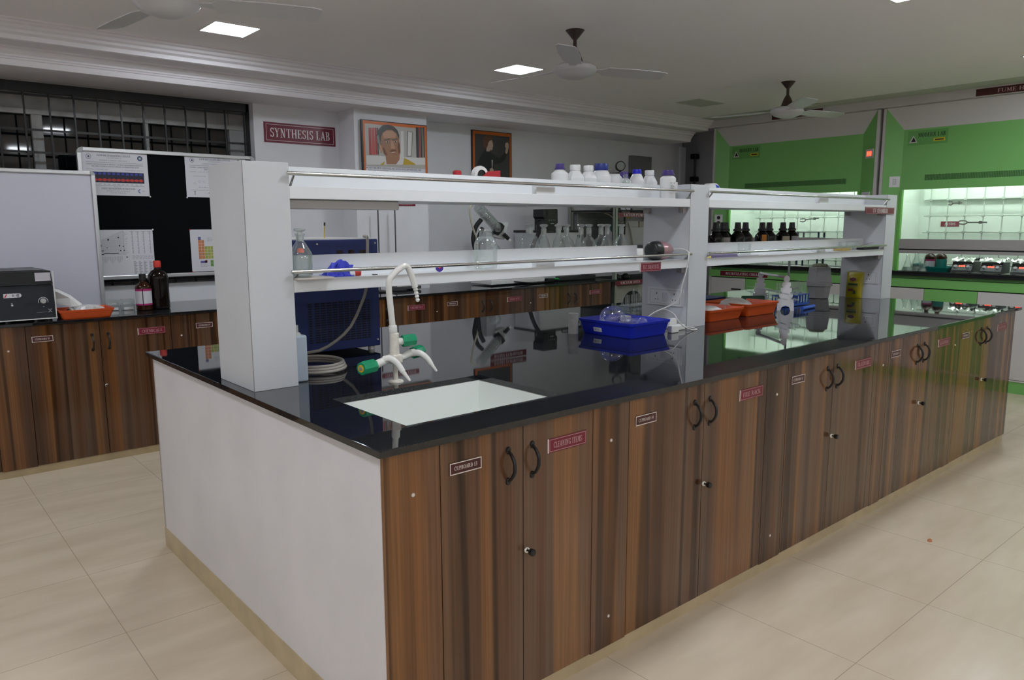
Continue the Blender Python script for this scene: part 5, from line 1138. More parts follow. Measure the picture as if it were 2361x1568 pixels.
# notice board
t = thing('notice_board', 'black notice board with rounded aluminium frame hung in front of the barred window', 'notice board', (.82, 4.09, 1.05))
x0, x1, z0, z1 = .237, 1.405, 1.048, 1.908
bm = new(); box(bm, x0 + .01, x1 - .01, 4.082, 4.098, z0 + .01, z1 - .01); obj('board_panel', bm, mat('felt_black', (.004, .005, .006), .95, spec=.08), t)
def frame_bars(t, x0, x1, z0, z1, y0, y1, w, corner=True, r=.035):
    for nm, b_ in (('frame_rail', (x0 + r, x1 - r, z1 - w, z1)), ('frame_rail', (x0 + r, x1 - r, z0, z0 + w)), ('frame_rail', (x0, x0 + w, z0 + r, z1 - r)), ('frame_rail', (x1 - w, x1, z0 + r, z1 - r))):
        bm = new(); box(bm, b_[0], b_[1], y0, y1, b_[2], b_[3], .004, 2); obj(nm, bm, ALU, t)
    for cx, cz, a0 in ((x1 - r, z1 - r, 0), (x0 + r, z1 - r, 90), (x0 + r, z0 + r, 180), (x1 - r, z0 + r, 270)):
        bm = new(); ps = [(cx + r * math.cos(math.radians(a0 + 15 * k)), y0, cz + r * math.sin(math.radians(a0 + 15 * k))) for k in range(7)] + [(cx + (r - w) * math.cos(math.radians(a0 + 15 * k)), y0, cz + (r - w) * math.sin(math.radians(a0 + 15 * k))) for k in range(6, -1, -1)]
        prism(bm, ps, (0, y1 - y0, 0)); obj('corner_cap', bm, mat('corner_grey', (.42, .43, .43), .4) if 'corner_grey' not in MATS else MATS['corner_grey'], t)
frame_bars(t, x0, x1, z0, z1, 4.066, 4.10, .026)
def sheet(x, z, w, h, label, fn, edge=True):
    a = Art((x, 4.0795, z), (1, 0, 0)); a.slab(0, w, 0, h, POSTW, .0015); fn(a, w, h); return tag(a.build('pinned_sheet', origin=(x, 4.08, z)), label, 'sheet', 'sheets pinned to the notice board')
def words(a, u0, u1, v, hgt, m, seed, d=.0019):
    random.seed(seed); u = u0
    while u < u1 - .006:
        w_ = random.uniform(.008, .022); w_ = min(w_, u1 - u)
        n_ = max(2, int(w_ / .0042))
        for k in range(n_): a.rect(u + k * w_ / n_, u + k * w_ / n_ + w_ / n_ * .62, v, v + hgt * random.uniform(.6, 1), m, d)
        u += w_ + .005
def head(a, w, h):
    a.text('EASWARI ENGINEERING COLLEGE', w * .24, w * .74, h - .040, .0115, INKB, .0019); a.text('RAMAPURAM, CHENNAI - 89', w * .38, w * .60, h - .052, .006, INKG, .0019); a.text('DEPARTMENT OF CHEMISTRY, FUNDED PROJECT - I', w * .27, w * .72, h - .070, .008, INKG, .0019)
    a.rect(w * .07, w * .93, h - .080, h - .0785, INKB, .0019)
    for cu in (.115, .885):
        a.ell(w * cu, h - .044, .0165, .0165, pm('seal_navy', (.02, .03, .09)) if cu > .5 else INKG, .0019); a.ell(w * cu, h - .044, .0125, .0125, POSTW if cu < .5 else pm('seal_blue', (.12, .16, .28)), .0023); a.ell(w * cu, h - .044, .006, .006, INKB if cu < .5 else WHT, .0027)
def s1(a, w, h):
    head(a, w, h)
    a.text('SYNTHESIS AND INVESTIGATION OF NEW RIGID / NON-RIGID PHENANTHROLINE DERIVATIVES', w * .07, w * .93, h - .096, .0075, INKB, .0019); a.text('AND THEIR CYCLOMETALATED IR COMPLEXES, AS CHEMOSENSOR FOR HG', w * .15, w * .86, h - .109, .0075, INKB, .0019)
    a.text('DURATION - 3 YEARS 2014 - 2017', w * .07, w * .38, h - .128, .006, INKG, .0019); a.text('INSTRUMENT AMOUNT', w * .64, w * .93, h - .128, .006, INKG, .0019); a.text('PRINCIPAL INVESTIGATOR', w * .30, w * .70, h - .142, .0065, INKG, .0019)
    a.rect(w * .07, w * .93, .083, .152, pm('vial_photo_dark', (.008, .009, .03)), .0019)
    random.seed(4)
    for k in range(12):
        u = w * (.10 + .069 * k); a.rect(u, u + w * .045, .134, .148, pm('vial_blue', (.03, .05, .33)), .0023)
        a.ell(u + w * .02, .101, w * .034, .0085 + .001 * (k % 2), pm('vial_red', (.50, .03, .02)), .0023, 12)
        words(a, u, u + w * .04, .070, .006, INKG, k)
    a.rect(w * .07, w * .93, .064, .0655, INKB, .0019); a.text('SUPPORTED BY', w * .45, w * .56, .055, .005, INKG, .0019); a.text('SCIENCE AND ENGINEERING RESEARCH BOARD', w * .27, w * .78, .040, .010, INKB, .0019); a.text('DEPARTMENT OF SCIENCE AND TECHNOLOGY', w * .34, w * .70, .026, .007, INKG, .0019); a.text('NEW DELHI', w * .40, w * .64, .014, .0055, INKG, .0019)
    a.ringp(w * .86, .032, .014, .005, pm('logo_blue', (.03, .08, .35)), .0019, 14, 90, 270); words(a, w * .885, w * .96, .030, .006, INKG, 77)
sheet(.258, 1.603, .402, .292, 'white project sheet with a dark band of glowing red vials, top one beside the whiteboard', s1)
def s2(a, w, h):
    head(a, w, h); a.text('SYNTHESIS, CHARACTERISATION OF NITROGEN DONOR EXTRAPLANAR COMPLEXES', w * .07, w * .93, h - .096, .0075, INKB, .0019); a.text('WITH ANTICANCER, MINOR ACTIVITIES', w * .30, w * .70, h - .109, .0075, INKB, .0019)
    a.text('DURATION - 3 YEARS 2017 - 2020', w * .07, w * .38, h - .126, .006, INKG, .0019); a.text('PRINCIPAL INVESTIGATOR', w * .40, w * .68, h - .142, .0065, INKG, .0019); a.text('CO-INVESTIGATOR', w * .12, w * .32, h - .156, .006, INKG, .0019)
    for k in range(9): a.ringp(w * (.14 + .075 * k), .098 + (.012 if k % 3 else -.004), .0085, .0014, INKG, .0019, 6)
    words(a, w * .2, w * .8, .068, .007, INKG, 12); a.rect(w * .07, w * .93, .050, .0512, INKB, .0019); a.rect(w * .125, w * .14, .016, .038, INKG, .0019); a.ell(w * .133, .040, .006, .005, INKG, .0019, 10); words(a, w * .35, w * .8, .028, .008, INKB, 31)
sheet(.905, 1.603, .43, .300, 'white project sheet with ring diagrams, top one nearest the white pillar', s2)
def s3(a, w, h):
    INKK = pm('ink_black', (.01, .01, .01))
    n_ = 34
    for k in range(n_):
        x_ = w * (.06 + .50 * k / n_); hh = .055 + .105 * k / n_; a.rect(x_, x_ + .0009, .150, .150 + hh, INKG, .0019); a.rect(x_, x_ + .0016, .105 + .012 * math.sin(k), .140, INKG, .0019)
    for k in range(26): y_ = .150 + .0062 * k; a.rect(w * (.06 + .50 * max(0, (k * .0062 - .055) / .105)), w * .56, y_, y_ + .0008, INKG, .0019); words(a, w * .565, w * (.60 + .06 * ((k * 7) % 5) / 5), y_, .004, INKG, k)
    for (u, v, w_, h_) in ((.10, .155, .085, .005), (.26, .152, .04, .006), (.30, .158, .20, .005), (.24, .205, .035, .012), (.22, .215, .025, .012), (.26, .175, .04, .005), (.12, .190, .04, .004), (.36, .245, .02, .012), (.50, .262, .02, .006), (.51, .205, .018, .01), (.56, .203, .018, .005), (.52, .175, .016, .005), (.57, .176, .018, .005), (.60, .130, .022, .007), (.34, .195, .016, .005)): a.rect(w * u, w * (u + w_), v, v + h_, INKK, .0023)
    for cx in (.70, .78, .86, .95):
        for k in range(24): a.rect(w * (cx - .012 * ((k * 3) % 4) / 4), w * (cx + .012), .155 + .0062 * k, .1585 + .0062 * k, INKG, .0019)
        a.rect(w * (cx - .03), w * (cx + .03), .302, .3045, INKG, .0019)
    for k in range(4): words(a, w * .69, w * .99, .118 + .007 * k, .004, INKG, 50 + k)
    for cx in (.72, .79, .86, .94):
        for k in range(13): a.rect(w * (cx - .02), w * (cx + .01 + .01 * (k % 3)), .018 + .0068 * k, .0215 + .0068 * k, INKG, .0019)
    for k in range(5): words(a, w * .10, w * .20, .055 + .008 * k, .004, INKG, 90 + k)
sheet(.215, 1.062, .445, .316, 'white chart sheet with a triangular grey diagram, lower one beside the whiteboard', s3)
def s4(a, w, h):
    PT = {'o': pm('pt_orange', (.62, .20, .05)), 'y': pm('pt_yellow', (.48, .46, .05)), 'g': pm('pt_green', (.12, .30, .06)), 'b': pm('pt_blue', (.10, .09, .30)), 'l': pm('pt_lime', (.36, .42, .05))}
    cw, ch = w * .049, .0225; u0, v0 = w * .12, .090
    for c_ in range(18):
        for r_ in range(7):
            if r_ == 0 and c_ not in (0, 17): continue
            if r_ in (1, 2) and 2 <= c_ <= 11: continue
            m = PT['b'] if (r_, c_) == (0, 0) else PT['o'] if c_ < 2 else PT['y'] if (c_ + r_) % 3 == 0 else PT['l'] if c_ < 12 else PT['g'] if c_ < 16 else PT['y']
            u, v = u0 + c_ * cw, v0 + (6 - r_) * ch; a.rect(u, u + cw * .92, v, v + ch * .92, m, .0019); a.rect(u + cw * .3, u + cw * .6, v + ch * .35, v + ch * .62, INKG, .0023)
    for k in range(3): words(a, w * .27, w * .40, .215 + .010 * k, .005, INKG, k + 5)
    a.rect(w * .14, w * .24, .060, .075, PT['b'], .0019); a.rect(w * .21, w * .25, .062, .080, pm('pt_red', (.35, .05, .06)), .0019)
    for k in range(4): words(a, w * .14, w * .26, .030 + .007 * k, .004, INKG, k + 15)
    for r_ in range(2):
        for c_ in range(14): a.rect(w * .30 + c_ * cw, w * .30 + c_ * cw + cw * .92, .035 + r_ * ch, .035 + r_ * ch + ch * .92, PT['g'], .0019)
sheet(.908, 1.078, .44, .298, 'colourful periodic table sheet, lower one nearest the white pillar', s4)
for x, z, c_ in ((.662, 1.895, WPLAS), (.662, 1.60, WPLAS), (.905, 1.90, WPLAS), (.905, 1.60, WPLAS), (.662, 1.378, WPLAS), (.908, 1.376, MATS['red_plastic']), (.908, 1.078, MATS['red_plastic'])):
    bm = new(); lathe(bm, [(0, .006), (.004, .006), (.0055, .002), (.003, 0), (0, 0)], (x, 4.078, z), (0, -1, 0), 12); tag(obj('push_pin', bm, c_, None, (x, 4.078, z)), ('white push pin' if c_ is WPLAS else 'red push pin') + ' at a corner of a sheet on the notice board', 'push pin', 'push pins on the notice board')
# whiteboard
t = thing('whiteboard', 'large blank whiteboard with aluminium frame leaning on the wall bench', 'whiteboard', (-.5, 3.97, H))
bm = new(); box(bm, -1.28, .29, 3.952, 3.968, .89, 1.735); obj('board_surface', bm, mat('whiteboard_enamel', (.60, .60, .68), .18, spec=.5), t)
frame_bars(t, -1.29, .305, .873, 1.748, 3.94, 3.975, .024, r=.026)

# ------------------------------------------------------------------ things on the wall bench
CG = mat('centrifuge_grey', (.026, .030, .037), .5, spec=.25); CGD = mat('centrifuge_lid', (.020, .021, .022), .5, spec=.25)
t = thing('centrifuge', 'dark grey bench centrifuge cut by the picture edge on the wall bench', 'centrifuge', (-.29, 3.66, H))
bm = new(); prism(bm, [(-.52, 3.432, .888), (-.066, 3.432, .888), (-.068, 3.445, 1.075), (-.52, 3.445, 1.075)], (0, .44, 0)); obj('housing', bm, CG, t)
bm = new(); prism(bm, [(-.52, 3.437, 1.078), (-.068, 3.437, 1.078), (-.073, 3.445, 1.153), (-.52, 3.445, 1.153)], (0, .42, 0))
obj('lid', bm, CGD, t)
bm = new(); box(bm, -.52, -.10, 3.50, 3.84, 1.153, 1.160, .003); lathe(bm, [(0, .007), (.036, .007), (.04, .003), (.04, 0)], (-.265, 3.58, 1.158)); obj('lid_top', bm, mat('lid_top_grey', (.10, .10, .105), .5), t)
bm = new(); box(bm, -.52, -.066, 3.425, 3.433, .884, .889); box(bm, -.0675, -.063, 3.425, 3.433, .884, 1.152); obj('white_edging', bm, WPLAS, t)
a = Art((-.52, 3.4305, .89), (1, 0, 0), (0, .066, 1)); 
a.rect(.212, .285, .122, .145, POSTW, .0006); a.ell(.285, .1335, .0115, .0115, POSTW, .0006, 16); a.text('R-4C', .252, .288, .127, .013, BLKP, .001); a.poly([(.214, .125), (.226, .143), (.230, .143), (.222, .125)], pm('logo_red', (.5, .03, .03)), .001)
a.rect(.317, .348, .080, .095, BLKP, .0006); a.rect(.215, .232, .080, .095, BLKP, .0006); a.ell(.247, .090, .004, .004, INKG, .0006, 10); a.ell(.248, .080, .0055, .005, POSTW, .0006, 10)
a.ringp(.397, .093, .0245, .0028, POSTW, .0006, 22, -20, 200); a.poly([(.393, .062), (.401, .062), (.397, .066)], POSTW, .0006)
for p_ in ([(.415, .030), (.421, .030), (.437, .050), (.431, .050)], [(.431, .030), (.437, .030), (.421, .050), (.415, .050)]): a.poly(p_, INKG, .0008)
a.rect(.36, .41, .032, .0335, INKG, .0006); a.build('front_print', t)
bm = new(); lathe(bm, [(0, .016), (.012, .016), (.0145, .010), (.016, 0), (0, 0)], (-.123, 3.436, .985), (0, -1, .06), 22); obj('speed_knob', bm, mat('knob_grey', (.42, .42, .42), .35), t)
a = Art((-.152, 3.4376, 1.098), (1, 0, 0), (0, .07, 1)); a.slab(0, .076, 0, .046, mat('label_lilac', (.52, .50, .54), .6), .001); a.build('paper_label', t)
for x in (-.10, -.16, -.3, -.45): bm = new(); cyl(bm, (x, 3.46, H), (x, 3.46, .888), .017, 12); obj('foot', bm, BLACK, t)
tray('plastic_tray', -.035, .213, 3.415, 3.60, H, .055, OTRAY, 'orange plastic tray with wrapped bits on the wall bench beside the centrifuge')
bm = new(); crumple(bm, .10, 3.51, H + .01, .10, .07, .062, 21); tag(obj('plastic_bag', bm, BAG, None, (.1, 3.51, H)), 'crumpled clear bag in the orange tray by the centrifuge', 'bag')
bm = new(); crumple(bm, .03, 3.49, H + .03, .035, .03, .035, 22); tag(obj('foil_scrap', bm, STEEL, None, (.03, 3.49, H)), 'small crumpled foil piece in the orange tray by the centrifuge', 'foil')
bm = new(); prism(bm, [(-.062, 3.63, 1.035), (-.02, 3.60, 1.018), (.030, 3.56, .985), (.075, 3.50, .935), (.03, 3.52, .935), (-.03, 3.58, .95), (-.06, 3.62, .975)], (.012, .03, .012)); tag(obj('paper_packet', bm, WPLAS), 'white folded paper packet slumped between centrifuge and orange tray', 'packet')
for i, (x, y) in enumerate(((.268, 3.74), (.352, 3.72))):
    t = thing('glass_box', ('clear box of small parts half behind the orange tray' if i == 0 else 'clear box of small parts touching the pink-labelled bottle'), 'box', (x + .035, y + .03, H), 'clear boxes on the wall bench')
    bm = new(); box(bm, x, x + .072, y, y + .07, H, H + .068, .003); obj('box_body', bm, GLASS_T, t)
    bm = new(); box(bm, x + .006, x + .062, y - .001, y, H + .006, H + .022); obj('label_strip', bm, WPLAS, t)
    bm = new(); box(bm, x + .008, x + .060, y + .02, y + .04, H + .040, H + .046); obj('contents', bm, WPLAS, t)
# two bottles
AMB2 = mat('amber_brown', (.03, .009, .003), .07, spec=.3)
t = thing('reagent_bottle', 'brown bottle with pink and white label and black cap on the wall bench', 'reagent bottle', (.467, 3.672, H))
bm = new(); lathe(bm, [(0, 0), (.044, 0), (.048, .005), (.048, .140), (.045, .155), (.030, .172), (.017, .180), (.015, .196), (0, .196)], (.467, 3.672, H), seg=32); obj('bottle_body', bm, AMB2, t)
bm = new(); lathe(bm, [(0, .192), (.021, .192), (.020, .232), (0, .232)], (.467, 3.672, H)); obj('cap', bm, BLACK, t)
def wrap(x, y, R_, z0, z1, a0, a1, m, parent, name='paper_label', n=14):
    bm = new()
    for k in range(n):
        A0 = math.radians(a0 + (a1 - a0) * k / n); A1 = math.radians(a0 + (a1 - a0) * (k + 1) / n)
        f_ = poly(bm, [(x + R_ * math.cos(A0), y + R_ * math.sin(A0), z0), (x + R_ * math.cos(A1), y + R_ * math.sin(A1), z0), (x + R_ * math.cos(A1), y + R_ * math.sin(A1), z1), (x + R_ * math.cos(A0), y + R_ * math.sin(A0), z1)]); f_.smooth = True
    return obj(name, bm, m, parent)
LW = mat('label_white', (.66, .66, .70), .5); LP_ = mat('label_pink', (.45, .02, .16), .5)
for a0, a1 in ((178, 246), (252, 330)):
    wrap(.467, 3.672, .0486, H + .045, H + .124, a0, a1, LW, t); wrap(.467, 3.672, .0487, H + .124, H + .138, a0, a1, LP_, t, 'label_band'); wrap(.467, 3.672, .0487, H + .034, H + .045, a0, a1, LP_, t, 'label_band')
t = thing('reagent_bottle', 'tall dark brown bottle with bright red cap on the wall bench', 'reagent bottle', (.568, 3.70, H))
bm = new(); lathe(bm, [(0, 0), (.056, 0), (.062, .006), (.062, .195), (.058, .222), (.040, .245), (.022, .256), (.019, .272), (0, .272)], (.568, 3.70, H), seg=36); obj('bottle_body', bm, mat('amber_dark', (.007, .004, .003), .06, spec=.25), t)
bm = new(); lathe(bm, [(0, .268), (.0225, .268), (.0225, .306), (.019, .311), (0, .311)], (.568, 3.70, H)); obj('cap', bm, mat('bright_red_cap', (.55, .025, .015), .4), t)
# stand rods at the pilaster
for x, tp, lb in ((2.275, 1.53, 'thin dark stand rod leaning slightly beside the blue cooling unit'), (2.432, 1.545, 'thin dark stand rod upright before the pilaster')):
    t = thing('retort_stand', lb, 'retort stand', (x, 3.80, H), 'retort stands on the wall bench')
    bm = new(); box(bm, x - .05, x + .05, 3.72, 3.86, H, H + .012, .002); obj('base', bm, IRON, t)
    bm = new(); cyl(bm, (x, 3.80, H + .01), (x - .006, 3.80, tp), .0055, 10); obj('rod', bm, mat('rod_dark', (.10, .10, .11), .4, metal=.5) if 'rod_dark' not in MATS else MATS['rod_dark'], t)
t = thing('melting_stage', 'small white-topped bench device behind the swan-neck tap', 'bench device', (2.54, 3.86, H))
bm = new(); box(bm, 2.42, 2.66, 3.78, 3.94, H + .008, H + .032, .004); obj('housing', bm, mat('device_dark', (.06, .06, .062), .5), t)
bm = new(); box(bm, 2.43, 2.65, 3.79, 3.93, H + .032, H + .040, .002); obj('top_plate', bm, WPLAS, t)
for x in (2.45, 2.62): bm = new(); cyl(bm, (x, 3.80, H), (x, 3.80, H + .009), .012, 10); obj('foot', bm, BLACK, t)
# rotary evaporator
def RX(px): return 3.166 + (px - 1085) * .00489
def RZ(py): return 1.583 - (py - 470) * .00378
yr = 3.76
t = thing('rotary_evaporator', 'rotary evaporator with slanted glass coil condenser on the wall bench', 'rotary evaporator', (3.42, yr, H))
bm = new(); box(bm, RX(1110), RX(1240), 3.62, 3.92, H + .010, H + .050, .006, 2); obj('base', bm, WPLAS, t)
for x in (RX(1116), RX(1232)): bm = new(); cyl(bm, (x, 3.66, H), (x, 3.66, H + .012), .014, 10); obj('foot', bm, BLACK, t)
bm = new(); box(bm, RX(1124), RX(1147), yr + .02, yr + .12, H + .05, RZ(534), .006, 2); obj('column', bm, mat('evap_grey', (.34, .35, .36), .4), t)
bm = new(); prism(bm, [(RX(1140), yr, RZ(545)), (RX(1162), yr, RZ(512)), (RX(1175), yr, RZ(512)), (RX(1165), yr, RZ(552)), (RX(1150), yr, RZ(548))], (0, .08, 0)); obj('motor_arm', bm, mat('evap_white', (.66, .68, .68), .35), t)
bm = new(); lathe(bm, [(0, -.03), (.055, -.028), (.060, 0), (.055, .028), (0, .03)], (RX(1150), yr, RZ(527)), (.8, -.3, -.6), 24); obj('drive_head', bm, BLACK, t)
bm = new(); cyl(bm, (RX(1160), yr - .02, RZ(540)), (RX(1169), yr - .03, RZ(551)), .018, 14); obj('drive_tip', bm, BLACK, t)
bm = new(); cyl(bm, (RX(1167), yr - .03, RZ(549)), (RX(1172), yr - .035, RZ(556)), .014, 14); obj('end_cap', bm, WPLAS, t)
p0, p1 = Vector((RX(1094), yr - .04, RZ(474))), Vector((RX(1148), yr - .01, RZ(527)))
bm = new(); lathe(bm, [(0, 0), (.022, 0), (.040, .012), (.046, .03), (.046, .30), (.040, .32), (.024, .335), (.020, .36), (0, .36)], p0, p1 - p0, 24); obj('condenser', bm, GLASS_T, t)
bm = new(); A_ = (p1 - p0).normalized(); X1 = A_.orthogonal().normalized(); Y1 = A_.cross(X1)
tube(bm, [p0 + A_ * (.05 + .24 * i / 168) + (X1 * math.cos(i * PI / 6) + Y1 * math.sin(i * PI / 6)) * .028 for i in range(169)], .0055, 8); obj('glass_coil', bm, glass('coil_glass', (.85, .87, .85), .35, .15), t)
bm = new(); lathe(bm, [(0, 0), (.02, 0), (.03, .02), (.028, .05), (.02, .07), (0, .07)], (RX(1139), yr - .06, RZ(534)), (0, 0, 1), 16); obj('vapour_duct', bm, GLASS_T, t)
bm = new(); lathe(bm, [(0, -.06)] + [(.062 * math.sin(a), -.062 * math.cos(a)) for a in [PI * k / 12 for k in range(1, 12)]] + [(0, .062)], (RX(1129), yr - .06, RZ(578)), seg=28); obj('receiving_flask', bm, GL2, t)
bm = new(); tube(bm, [(RX(1110), yr, RZ(506)), (RX(1098), yr, RZ(522)), (RX(1092), yr, RZ(548)), (RX(1096), yr, RZ(575)), (RX(1106), yr + .02, RZ(600))], .020, 12, 6); tube(bm, [(RX(1110), yr - .02, RZ(525)), (RX(1102), yr - .02, RZ(545)), (RX(1098), yr - .02, RZ(575)), (RX(1100), yr, RZ(610))], .020, 12, 6); obj('coolant_hose', bm, BLACKM, t)
bm = new(); tube(bm, [(RX(1084), yr - .04, RZ(474)), (RX(1078), yr - .04, RZ(483)), (RX(1084), yr - .03, RZ(515)), (RX(1095), yr - .02, RZ(545)), (RX(1104), yr, RZ(560))], .0085, 10, 6); obj('clear_tube', bm, mat('tube_yellowed', (.52, .49, .38), .4), t)
bm = new(); tube(bm, [(RX(1160), 3.63, H + .03), (RX(1200), 3.56, H + .008), (RX(1240), 3.58, H + .01), (RX(1262), 3.60, H + .02)], .006, 8, 5); tag(obj('black_cable', bm, BLACK, None, (RX(1160), 3.6, H)), 'black cable lying along the wall bench edge behind the shelf', 'cable')
bm = new(); box(bm, 3.96, 4.04, 3.60, 3.66, H, H + .035, .004); tag(obj('foot_switch', bm, BLACK), 'small black box at the cable end on the wall bench', 'switch box')
bm = new(); tube(bm, [(4.03, 3.62, H + .026), (4.07, 3.60, H + .03), (4.10, 3.61, H + .02)], .008, 8, 4); tag(obj('green_connector', bm, mat('bright_green', (.02, .42, .08), .4)), 'bright green connector beside the small black box', 'connector')
bm = new(); box(bm, 4.12, 4.62, 3.62, 3.78, H, H + .045, .01, 2); tag(obj('folded_tubing_bag', bm, mat('dark_bag', (.03, .03, .033), .35)), 'flat dark folded bag on the wall bench beside the rack post', 'bag')
# heating circulator
t = thing('heating_circulator', 'steel water bath with black display head and top handle on the wall bench', 'circulator', (4.2, 3.8, H))
bm = new(); box(bm, 3.92, 4.47, 3.68, 4.04, H + .015, 1.33, .006, 2); obj('bath_tank', bm, mat('bath_grey', (.50, .51, .53), .35), t)
bm = new(); box(bm, 3.91, 4.48, 3.67, 4.05, 1.33, 1.352, .004); obj('rim', bm, BLACK, t)
bm = new(); prism(bm, [(4.052, 3.76, 1.352), (4.052, 3.76, 1.455), (4.035, 3.76, 1.475), (4.035, 3.76, 1.547), (4.215, 3.76, 1.550), (4.222, 3.76, 1.54), (4.225, 3.76, 1.42), (4.205, 3.76, 1.405), (4.205, 3.76, 1.352)], (0, .14, 0)); hd_ = obj('control_head', bm, BLACK, t)
a = Art((4.10, 3.759, 1.44), (1, 0, 0)); a.rect(.0, .095, .02, .095, pm('screen_dark', (.03, .03, .025), .15), 0)
for k in range(4): a.ell(.010 + .026 * k, .005, .004, .004, POSTW, .0004, 8)
a.rect(.03, .075, -.030, -.024, POSTW, .0004); a.build('display', hd_)
bm = new(); tube(bm, [(4.28, 3.75, 1.352), (4.28, 3.75, 1.378), (4.30, 3.75, 1.388), (4.36, 3.75, 1.388), (4.38, 3.75, 1.378), (4.38, 3.75, 1.352)], .006, 8, 3); obj('handle', bm, BLACK, t)
bm = new(); lathe(bm, [(0, .004), (.018, .004), (.018, 0), (0, 0)], (4.43, 3.68, 1.29), (0, -1, 0), 16); obj('port', bm, BLACKM, t)
bm = new(); tube(bm, [(4.04, 3.74, 1.37), (3.96, 3.70, 1.37), (3.90, 3.66, 1.345), (3.82, 3.64, 1.26), (3.76, 3.63, 1.15), (3.72, 3.63, 1.02)], .019, 12, 6); obj('coolant_hose', bm, BLACKM, t)
bm = new(); tube(bm, [(4.03, 3.80, 1.44), (3.98, 3.78, 1.43), (3.945, 3.76, 1.40), (3.94, 3.75, 1.352)], .006, 8, 4); obj('power_cord', bm, BLACK, t)

# ------------------------------------------------------------------ slotted rack with vacuum pump and oven
SLOT = mat('slotted_angle', (.34, .38, .33), .45, metal=.3)
t = thing('slotted_rack', 'pale green-grey slotted angle rack at the end of the wall bench', 'rack', (5.3, 3.78, 0))
for x, y in ((4.725, 3.47), (5.92, 3.47), (4.725, 4.08), (5.92, 4.08)):
    bm = new(); box(bm, x, x + .034, y, y + .003, 0, 1.60); box(bm, x, x + .003, y, y + .034, 0, 1.60); obj('post', bm, SLOT, t)
for z in (.30, .845, 1.19, 1.545):
    bm = new(); box(bm, 4.729, 5.95, 3.474, 4.11, z - .012, z, .002); obj('rack_shelf', bm, mat('rack_shelf_dark', (.03, .03, .032), .5) if 'rack_shelf_dark' not in MATS else MATS['rack_shelf_dark'], t)
sign('rack_sign', 'dark red sign reading VACUUM PUMP on the slotted rack', (4.757, 3.468, 1.474), .46, .042, .002, 'VACUUM PUMP', MAROON, WHITE_INK, border=PINK_INK, pad=.17, th=.6, lw=.001)
sign('rack_sign', 'dark red sign reading VACUUM OVEN lower on the slotted rack', (4.730, 3.468, .806), .46, .044, .002, 'VACUUM OVEN', MAROON, WHITE_INK, border=PINK_INK, pad=.17, th=.55, lw=.001)
t = thing('wall_cabinet', 'plain grey metal cabinet with panelled door behind the slotted rack', 'cabinet', (5.0, 4.1, .9))
bm = new(); box(bm, 4.80, 5.45, 4.06, 4.125, .90, 1.525, .004); obj('box_body', bm, mat('cab_grey', (.27, .28, .27), .5), t)
bm = new(); box(bm, 4.85, 5.43, 4.053, 4.06, .94, 1.48, .002); obj('door', bm, mat('cab_grey_dark', (.23, .24, .23), .5), t)
t = thing('vacuum_pump', 'black vacuum pump with a round pressure gauge on top of the slotted rack', 'vacuum pump', (5.25, 3.85, 1.545))
bm = new(); lathe(bm, [(0, 0), (.12, 0), (.12, .02), (.10, .03), (.10, .30), (.085, .33), (0, .33)], (5.25, 3.86, 1.545), seg=24); obj('pump_body', bm, BLACK, t)
bm = new(); box(bm, 5.16, 5.32, 3.80, 3.92, 1.84, 1.935, .004); obj('pump_top', bm, mat('dark_bronze', (.03, .028, .025), .4), t)
bm = new(); lathe(bm, [(0, .02), (.045, .02), (.052, .015), (.052, -.015), (0, -.015)], (5.19, 3.83, 2.0), (-.55, -.8, 0), 24); g_ = obj('gauge', bm, BLACK, t)
bm = new(); lathe(bm, [(0, .0215), (.042, .0215), (.042, .020)], (5.19, 3.83, 2.0), (-.55, -.8, 0), 24); obj('gauge_dial', bm, mat('dial_face', (.38, .40, .38), .3), g_)
bm = new(); cyl(bm, (5.20, 3.84, 1.93), (5.195, 3.835, 1.965), .012, 10); tube(bm, [(5.32, 3.86, 1.90), (5.40, 3.85, 1.90), (5.44, 3.85, 1.95), (5.50, 3.84, 1.975), (5.57, 3.84, 1.975)], .008, 8, 4); cyl(bm, (5.40, 3.85, 1.86), (5.40, 3.85, 1.94), .022, 12); obj('valve_pipe', bm, IRON, t)
t = thing('pressure_gauge', 'white-faced round gauge hanging under the rack top with a yellow tag', 'gauge', (5.10, 3.60, 1.52))
bm = new(); lathe(bm, [(0, .012), (.047, .012), (.050, .008), (.050, -.012), (0, -.012)], (5.02, 3.60, 1.555), (-.55, -.8, 0), 24); obj('gauge_case', bm, STEEL, t)
a = Art((5.02, 3.60, 1.555), (.82, -.57, 0), (0, 0, 1)); a.ell(0, 0, .044, .044, POSTW, .0125, 22); a.poly([(-.002, -.005), (.002, -.005), (.022, -.02)], BLKP, .0129); a.poly([(-.022, .02), (-.018, .024), (.02, -.016), (.017, -.02)], BLKP, .0129); a.build('gauge_dial', t)
bm = new(); cyl(bm, (5.02, 3.61, 1.51), (5.02, 3.61, 1.30), .010, 10); obj('stem', bm, BLACK, t)
bm = new(); box(bm, 5.035, 5.09, 3.59, 3.593, 1.462, 1.485); obj('yellow_tag', bm, mat('tag_yellow', (.48, .44, .02), .5), t)
bm = new(); tube(bm, [(4.80, 3.70, 1.52), (4.86, 3.68, 1.50), (4.90, 3.66, 1.47), (4.98, 3.64, 1.455)], .006, 8, 5); tube(bm, [(5.06, 3.62, 1.43), (4.98, 3.62, 1.42), (4.93, 3.62, 1.36), (4.92, 3.62, 1.27), (4.93, 3.62, 1.20)], .012, 8, 5); tube(bm, [(5.06, 3.60, 1.42), (5.10, 3.60, 1.34), (5.13, 3.60, 1.24), (5.14, 3.60, 1.195)], .008, 8, 5); obj('vacuum_tube', bm, mat('tube_cloudy', (.33, .31, .26), .4), t)
